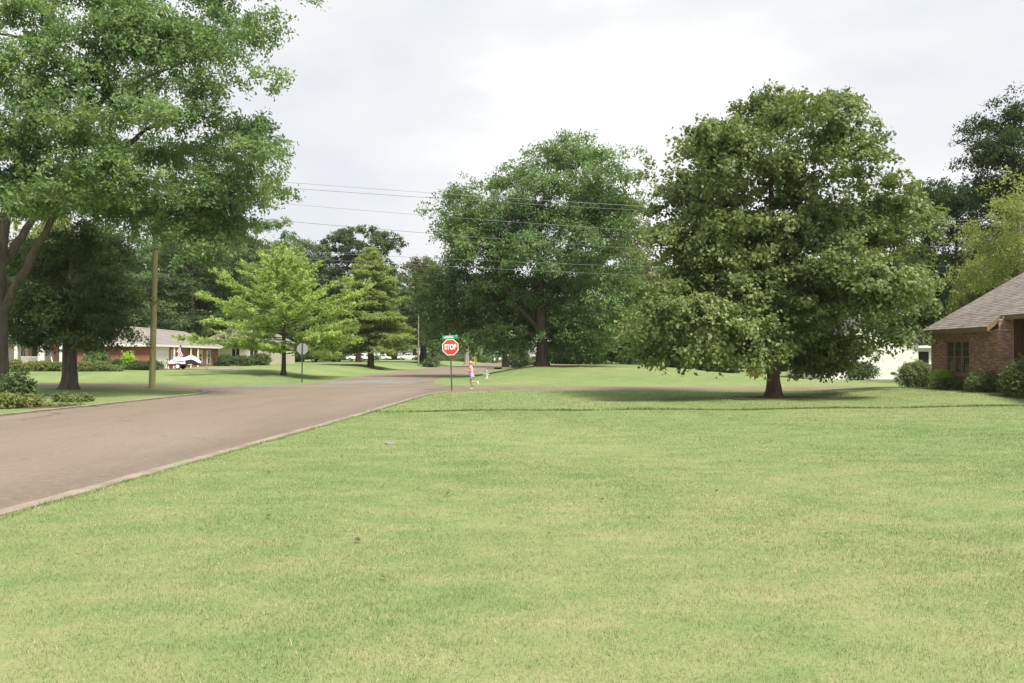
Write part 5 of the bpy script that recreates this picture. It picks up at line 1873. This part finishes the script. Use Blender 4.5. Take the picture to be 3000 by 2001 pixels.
for i in range(6):
    a, b = P0 + Vector((0, -.2 + .07 * i, CAMZ + H0[i])), P1 + Vector((0, -.2 + .07 * i, CAMZ + H1[i]))
    pts = [a.lerp(b, k / 30) - Vector((0, 0, .55 * 4 * (k / 30) * (1 - k / 30))) for k in range(31)]
    tag(MB().tube(pts, .013 if i in (0, 1, 3) else .011, 5).build('overhead_wire', 'wire_bright' if i in (0, 2) else 'wire', None, True), names[i], 'wire', 'overhead wires')
# service drop back to the left
pts = [Vector((P0.x, P0.y, 8.4)).lerp(Vector((-52, 66, 6.5)), k / 16) - Vector((0, 0, 1.2 * 4 * (k / 16) * (1 - k / 16))) for k in range(17)]
tag(MB().tube(pts, .014, 5).build('overhead_wire', 'wire', None, True), 'thin service wire running left from the banded pole', 'wire', 'overhead wires')

# street lights
X = px(1226, 150)
sl = thing('street_light', 'brown wooden pole with a pale street lamp at the left road edge', 'street light', (X, 150, gz(X, 150) - .1))
MB().tube([(0, 0, 0), (0, 0, 4), (0, 0, 9.0)], [.15, .13, .11], 12).build('pole', 'pole_grey', sl, True)
MB().tube([(0, 0, 8.6), (.35, -.05, 8.95), (.7, -.1, 9.05)], .035, 8).build('arm', 'galvanised', sl)
lm = MB().lathe([(.06, .16), (.16, .12), (.22, .0), (.05, -.02)], 12, (.8, -.1, 9.0)).build('lamp_head', 'aluminium', sl, True)
MB().ball((.8, -.1, 8.93), (.17, .17, .13)).build('lamp_lens', 'lamp_glass', lm, True)
X = px(1394, 200)
sl = thing('street_light', 'slim pale pole with a cobra lamp beside a yellow guy marker', 'street light', (X, 200, gz(X, 200) - .1))
MB().tube([(0, 0, 0), (0, 0, 5.9)], [.13, .10], 12).build('pole', 'bark_pale', sl, True)
MB().tube([(0, 0, 5.7), (-.3, 0, 6.15), (.2, 0, 6.4), (.7, 0, 6.3)], .05, 8).build('arm', 'galvanised', sl)
MB().box((.85, 0, 6.25), (.7, .28, .16)).build('lamp_head', 'galvanised', sl)
MB().tube([(-.35, -.2, 0), (-.28, -.15, 1.9)], .06, 8).build('guy_marker', 'yellow_plastic', sl)

# pale bare trunk
X = px(1367, 192)
bt = thing('bare_trunk', 'pale lopped tree trunk with a forked top across the street', 'tree trunk', (X, 192, gz(X, 192) - .1))
MB().tube([(0, 0, 0), (0, 0, .8), (.05, 0, 3.0), (.05, 0, 3.6)], [.62, .48, .43, .40], 14, True, .5, flare_fn(5, .4, 6)).build('trunk', 'bark_pale', bt, True)
MB().tube([(-.12, 0, 3.3), (-.22, 0, 4.4), (-.25, 0, 5.3)], [.27, .24, .2], 10).tube([(.2, 0, 3.3), (.33, 0, 4.2), (.36, 0, 4.6)], [.24, .22, .19], 10).build('fork', 'bark_pale', bt, True)

# storm drain
X, Y = -1.35, 128.0
X = px(1459, Y)
dn = thing('storm_drain', 'small pale concrete storm drain inlet at the road edge', 'drain', (X, Y, gz(X, Y)))
MB().bx(-.75, .75, -.3, .5, .26, .36).build('lid', 'concrete', dn)
MB().bx(-.7, -.5, -.25, .45, -.1, .258).bx(.5, .7, -.25, .45, -.1, .258).bx(-.5, .5, .35, .45, -.1, .258).build('side_blocks', 'concrete', dn)
MB().bx(-.5, .5, .2, .34, -.05, .25).build('inlet_shade', 'painted_dark', dn)  # near-black block, the shade inside the inlet put into its colour
MB().bx(-1.7, -.78, -.3, .5, .02, .16).build('apron', 'concrete', dn)

# distant road-side signs and mailbox
for x, D, h, lab in ((1464, 175, 1.7, 'small white road sign far down the street'), (1449, 190, 1.5, 'small white marker left of the far road sign')):
    X = px(x, D)
    sg = thing('road_sign', lab, 'sign', (X, D, gz(X, D) - .05))
    MB().tube([(0, 0, 0), (0, 0, h)], .04, 8).build('post', 'galvanised', sg)
    MB().box((0, -.05, h - .25), (.32, .02, .5)).build('plate', 'sign_white', sg)
X = px(1507, 120)
mbx = thing('mailbox', 'black mailbox on a dark post near the pecan', 'mailbox', (X, 120, gz(X, 120) - .05))
MB().box((0, 0, .6), (.1, .1, 1.2)).build('post', 'dark_metal', mbx)
MB().tube([(0, -.3, 1.3), (0, .3, 1.3)], .14, 12).build('box', 'dark_metal', mbx)
X = px(812, 126)
gp = thing('gate_post', 'pair of white gate posts behind the ginkgo trunk', 'gate', (X, 126, gz(X, 126) - .05))
for x in (-.35, .2):
    MB().bx(x, x + .16, -.08, .08, 0, 1.25).build('post', 'white_paint', gp)
MB().bx(-.36, .38, -.05, .05, 1.0, 1.12).build('rail', 'white_paint', gp)

# fire hydrant
X, Y = px(1425, 69), 69.0
hd = thing('fire_hydrant', 'white fire hydrant with pale green top behind the jogger', 'hydrant', (X, Y, gz(X, Y) - .02))
MB().lathe([(.17, 0), (.17, .05), (.12, .06), (.12, .42), (.16, .43), (.16, .48)], 16).build('barrel', 'hydrant_white', hd, True)
MB().lathe([(.15, .481), (.15, .53), (.12, .62), (.06, .68), (.035, .69), (.035, .75)], 16).build('bonnet', 'hydrant_green', hd, True)
for a, r_ in ((0, .065), (180, .065), (250, .09)):
    d = Vector((math.cos(R(a)), math.sin(R(a)), 0))
    nzl = MB().tube([d * .1 + Vector((0, 0, .33)), d * .2 + Vector((0, 0, .33))], r_, 12).build('nozzle', 'hydrant_white', hd)
    MB().tube([d * .201 + Vector((0, 0, .33)), d * .25 + Vector((0, 0, .33))], r_ * .8, 6).build('cap', 'hydrant_green', nzl)

# meter cover in the lawn, fallen leaves, pebble
X, Y = px(1142, 19.5), 19.5
mc = thing('meter_cover', 'small pale round meter cover sunk in the near lawn', 'cover', (X, Y, gz(X, Y)))
MB().lathe([(.11, -.05), (.11, .03), (.10, .04)], 20).build('rim', 'concrete', mc, True)
MB().lathe([(.09, .0405), (.09, .046), (.02, .048)], 18).build('lid', 'galvanised', mc, True)
leaf_me = None
rr = random.Random(5)
spots = [(-4.0, 14.6), (-3.3, 17.3), (-2.6, 13.6), (-1.9, 20.2), (-.9, 12.5), (.4, 9.6), (1.2, 11.8), (2.9, 12.6), (4.2, 16.4), (-1.6, 9.2), (-1.1, 7.6), (-2.9, 10.6), (5.4, 21.5)]
for x, y in spots:
    o_ = None
    if leaf_me is None:
        m_ = MB()
        out = [(0, -.06), (.02, -.035), (.045, -.03), (.03, -.01), (.05, .01), (.025, .02), (.02, .045), (0, .065), (-.02, .045), (-.028, .018), (-.05, .008), (-.03, -.012), (-.045, -.03), (-.02, -.035)]
        m_.add([(0, 0, .0)] + [(u, v, .012 + .25 * abs(u)) for u, v in out], [(0, 1 + i, 1 + (i + 1) % len(out)) for i in range(len(out))])
        o_ = m_.build('fallen_leaf', 'dry_leaf')
        leaf_me = o_.data
    else:
        o_ = link('fallen_leaf', leaf_me)
    o_.location = (x, y, gz(x, y) + .032)
    o_.rotation_euler = (rr.uniform(-.5, .5), rr.uniform(-.5, .5), rr.uniform(0, 6))
    s = rr.uniform(.35, .7)
    o_.scale = (s, s, s)
    tag(o_, 'small dry brown leaf lying on the mown near lawn', 'leaf', 'dry leaves scattered on the near lawn')
# leaf litter at the left kerb bed
n = 700
P = np.stack([RS.normal(-18.0, 1.2, n), RS.normal(34.2, .8, n), np.full(n, .05)], 1)
P[:, 2] += RS.uniform(0, .02, n)
P[:, 0] = np.where(P[:, 0] > -16.5, P[:, 0] - 3.0, P[:, 0])
tag(link('leaf_litter', leaf_mesh('leaf_litter', P, RS.normal(size=(n, 3)) * [1, 1, .2], RS.normal(size=(n, 3)) * .4 + [0, 0, 1], RS.uniform(.05, .11, n), .5, RS.uniform(0, 1, n)), 'dry_leaf'), 'brown dead leaves on the left kerb bed', kind='stuff')

# ------------------------------------------------------------------ the jogger
JX, JY = px(1381, 51.2), 51.2
jg = thing('person', 'jogger in lilac vest, denim shorts and white shoes running left', 'person', (JX, JY, .022))


def skin_mesh(name, nodes, edges, mat, parent, sub=2, roots=(0,)):
    me = bpy.data.meshes.new(name)
    me.from_pydata([n_[:3] for n_ in nodes], edges, [])
    ob = link(name, me, mat, parent)
    md = ob.modifiers.new('skin', 'SKIN')
    md.use_smooth_shade = True
    sv = me.skin_vertices[0].data
    for i, n_ in enumerate(nodes):
        q = n_[3]
        sv[i].radius = q if isinstance(q, tuple) else (q, q)
        sv[i].use_root = i in roots
    s = ob.modifiers.new('sub', 'SUBSURF')
    s.levels = s.render_levels = sub
    return ob


nd = [(.02, 0, .80, (.125, .105)),      # 0 pelvis
      (.0, 0, .94, (.10, .085)), (-.015, 0, 1.10, (.125, .10)), (-.03, 0, 1.25, (.13, .095)), (-.045, 0, 1.335, (.055, .055)), (-.065, 0, 1.40, (.048, .048)),
      (-.075, 0, 1.455, (.075, .07)), (-.075, 0, 1.54, (.08, .075)), (-.07, 0, 1.585, (.05, .05)),   # head 6..8
      # legs: far leg stands (toe-off), near leg trails
      (.015, .085, .74, .085), (-.055, .085, .46, .058), (-.01, .085, .30, .052), (.085, .085, .085, .036), (.02, .085, .035, .034), (-.03, .085, .03, .026),
      (.015, -.085, .74, .085), (-.06, -.085, .45, .058), (.11, -.085, .43, .050), (.33, -.085, .43, .036), (.375, -.085, .36, .033), (.40, -.085, .30, .026),
      # arms
      (-.03, .16, 1.275, .05), (.12, .20, 1.06, .040), (-.06, .17, .98, .032), (-.13, .15, 1.00, .028),
      (-.03, -.16, 1.275, .05), (-.02, -.20, 1.03, .040), (-.17, -.17, 1.08, .032), (-.235, -.15, 1.11, .028),
      (-.145, 0, 1.475, .02)]
ed = [(0, 1), (1, 2), (2, 3), (3, 4), (4, 5), (5, 6), (6, 7), (7, 8), (0, 9), (9, 10), (10, 11), (11, 12), (12, 13), (13, 14), (0, 15), (15, 16), (16, 17), (17, 18), (18, 19), (19, 20),
      (3, 21), (21, 22), (22, 23), (23, 24), (3, 25), (25, 26), (26, 27), (27, 28), (6, 29)]
roots = [0]
for hx_, hy_, hz_, sg in ((-.145, .15, 1.005, 1), (-.255, -.15, 1.12, -1)):
    for k in range(4):
        b = len(nd)
        yy = hy_ + (-.026 + k * .017)
        ln = (.055, .062, .06, .048)[k]
        nd += [(hx_ + .01, yy, hz_, .010), (hx_ - ln * .6, yy, hz_ + .002, .009), (hx_ - ln * .75, yy, hz_ - .03, .008), (hx_ - ln * .35, yy, hz_ - .042, .007)]
        ed += [(b, b + 1), (b + 1, b + 2), (b + 2, b + 3)]
        roots.append(b)
    b = len(nd)
    nd += [(hx_ + .03, hy_ - .02 * sg, hz_ + .012, .011), (hx_ - .005, hy_ - .035 * sg, hz_ + .026, .010), (hx_ - .035, hy_ - .028 * sg, hz_ + .022, .008)]
    ed += [(b, b + 1), (b + 1, b + 2)]
    roots.append(b)
body = skin_mesh('body', nd, ed, 'skin', jg, 2, roots)
def loft(mb, rings, n=18):
    """rings of (x, z, half depth, half width) around the body axis"""
    b = len(mb.v)
    for x, z, rx, ry in rings:
        for k in range(n):
            a = 2 * math.pi * k / n
            mb.v.append((x + rx * math.cos(a) + .004 * math.sin(5 * a + z * 40), ry * math.sin(a), z + .006 * math.sin(3 * a)))
            mb.r.append(.5)
    for i in range(len(rings) - 1):
        for k in range(n):
            k2 = (k + 1) % n
            mb.f.append((b + i * n + k, b + i * n + k2, b + (i + 1) * n + k2, b + (i + 1) * n + k))
    return mb


loft(MB(), [(.03, .71, .150, .178), (.025, .78, .140, .170), (.01, .88, .122, .152), (-.005, .98, .118, .146), (-.02, 1.10, .135, .160), (-.03, 1.20, .132, .165), (-.037, 1.28, .105, .150), (-.042, 1.335, .070, .100)]).build('vest', 'lilac_cloth', jg, True)
sh_ = loft(MB(), [(.02, .80, .135, .165), (.02, .72, .142, .176), (.015, .665, .138, .176)])
for s_ in (-1, 1):
    sh_.tube([(.02, s_ * .085, .74), (.01, s_ * .087, .66), (-.012, s_ * .088, .575)], [.10, .108, .112], 14)
sh_.build('shorts', 'denim', jg, True)
skin_mesh('shoe', [(.105, .085, .09, .042), (.075, .085, .045, .043), (.0, .085, .03, .04), (-.075, .085, .028, .03)], [(0, 1), (1, 2), (2, 3)], 'shoe_white', jg, 1)
skin_mesh('shoe', [(.335, -.085, .45, .042), (.375, -.085, .41, .046), (.405, -.085, .33, .042), (.425, -.085, .255, .032)], [(0, 1), (1, 2), (2, 3)], 'shoe_white', jg, 1)
MB().ball((-.045, 0, 1.528), (.103, .096, .10), 16, 12).tube([(.045, 0, 1.53), (.095, 0, 1.50), (.125, 0, 1.43), (.115, 0, 1.35)], [.032, .038, .03, .010], 10).build('hair', 'blond_hair', jg, True)
for s in (-1, 1):
    MB().ball((-.138, s * .032, 1.505), .011, 8, 6).build('eye', 'eye_dark', body)
    MB().ball((-.065, s * .078, 1.49), (.018, .009, .026), 8, 6).build('ear', 'skin', body)
MB().box((-.141, 0, 1.435), (.012, .045, .010)).build('mouth', 'flag_red', body)

# ------------------------------------------------------------------ humid summer air
m, t, o = _mat('humid_air')
pv = t.nodes.new('ShaderNodeVolumePrincipled')
pv.inputs['Color'].default_value = (.96, .97, 1.0, 1)
pv.inputs['Density'].default_value = .00010
t.links.new(pv.outputs['Volume'], o.inputs['Volume'])
tag(MB().bx(-760, 760, -60, 1260, -1.5, 34).build('haze', 'humid_air'), 'thin humid summer haze over the whole street', kind='stuff')
scene.cycles.volume_bounces = 1
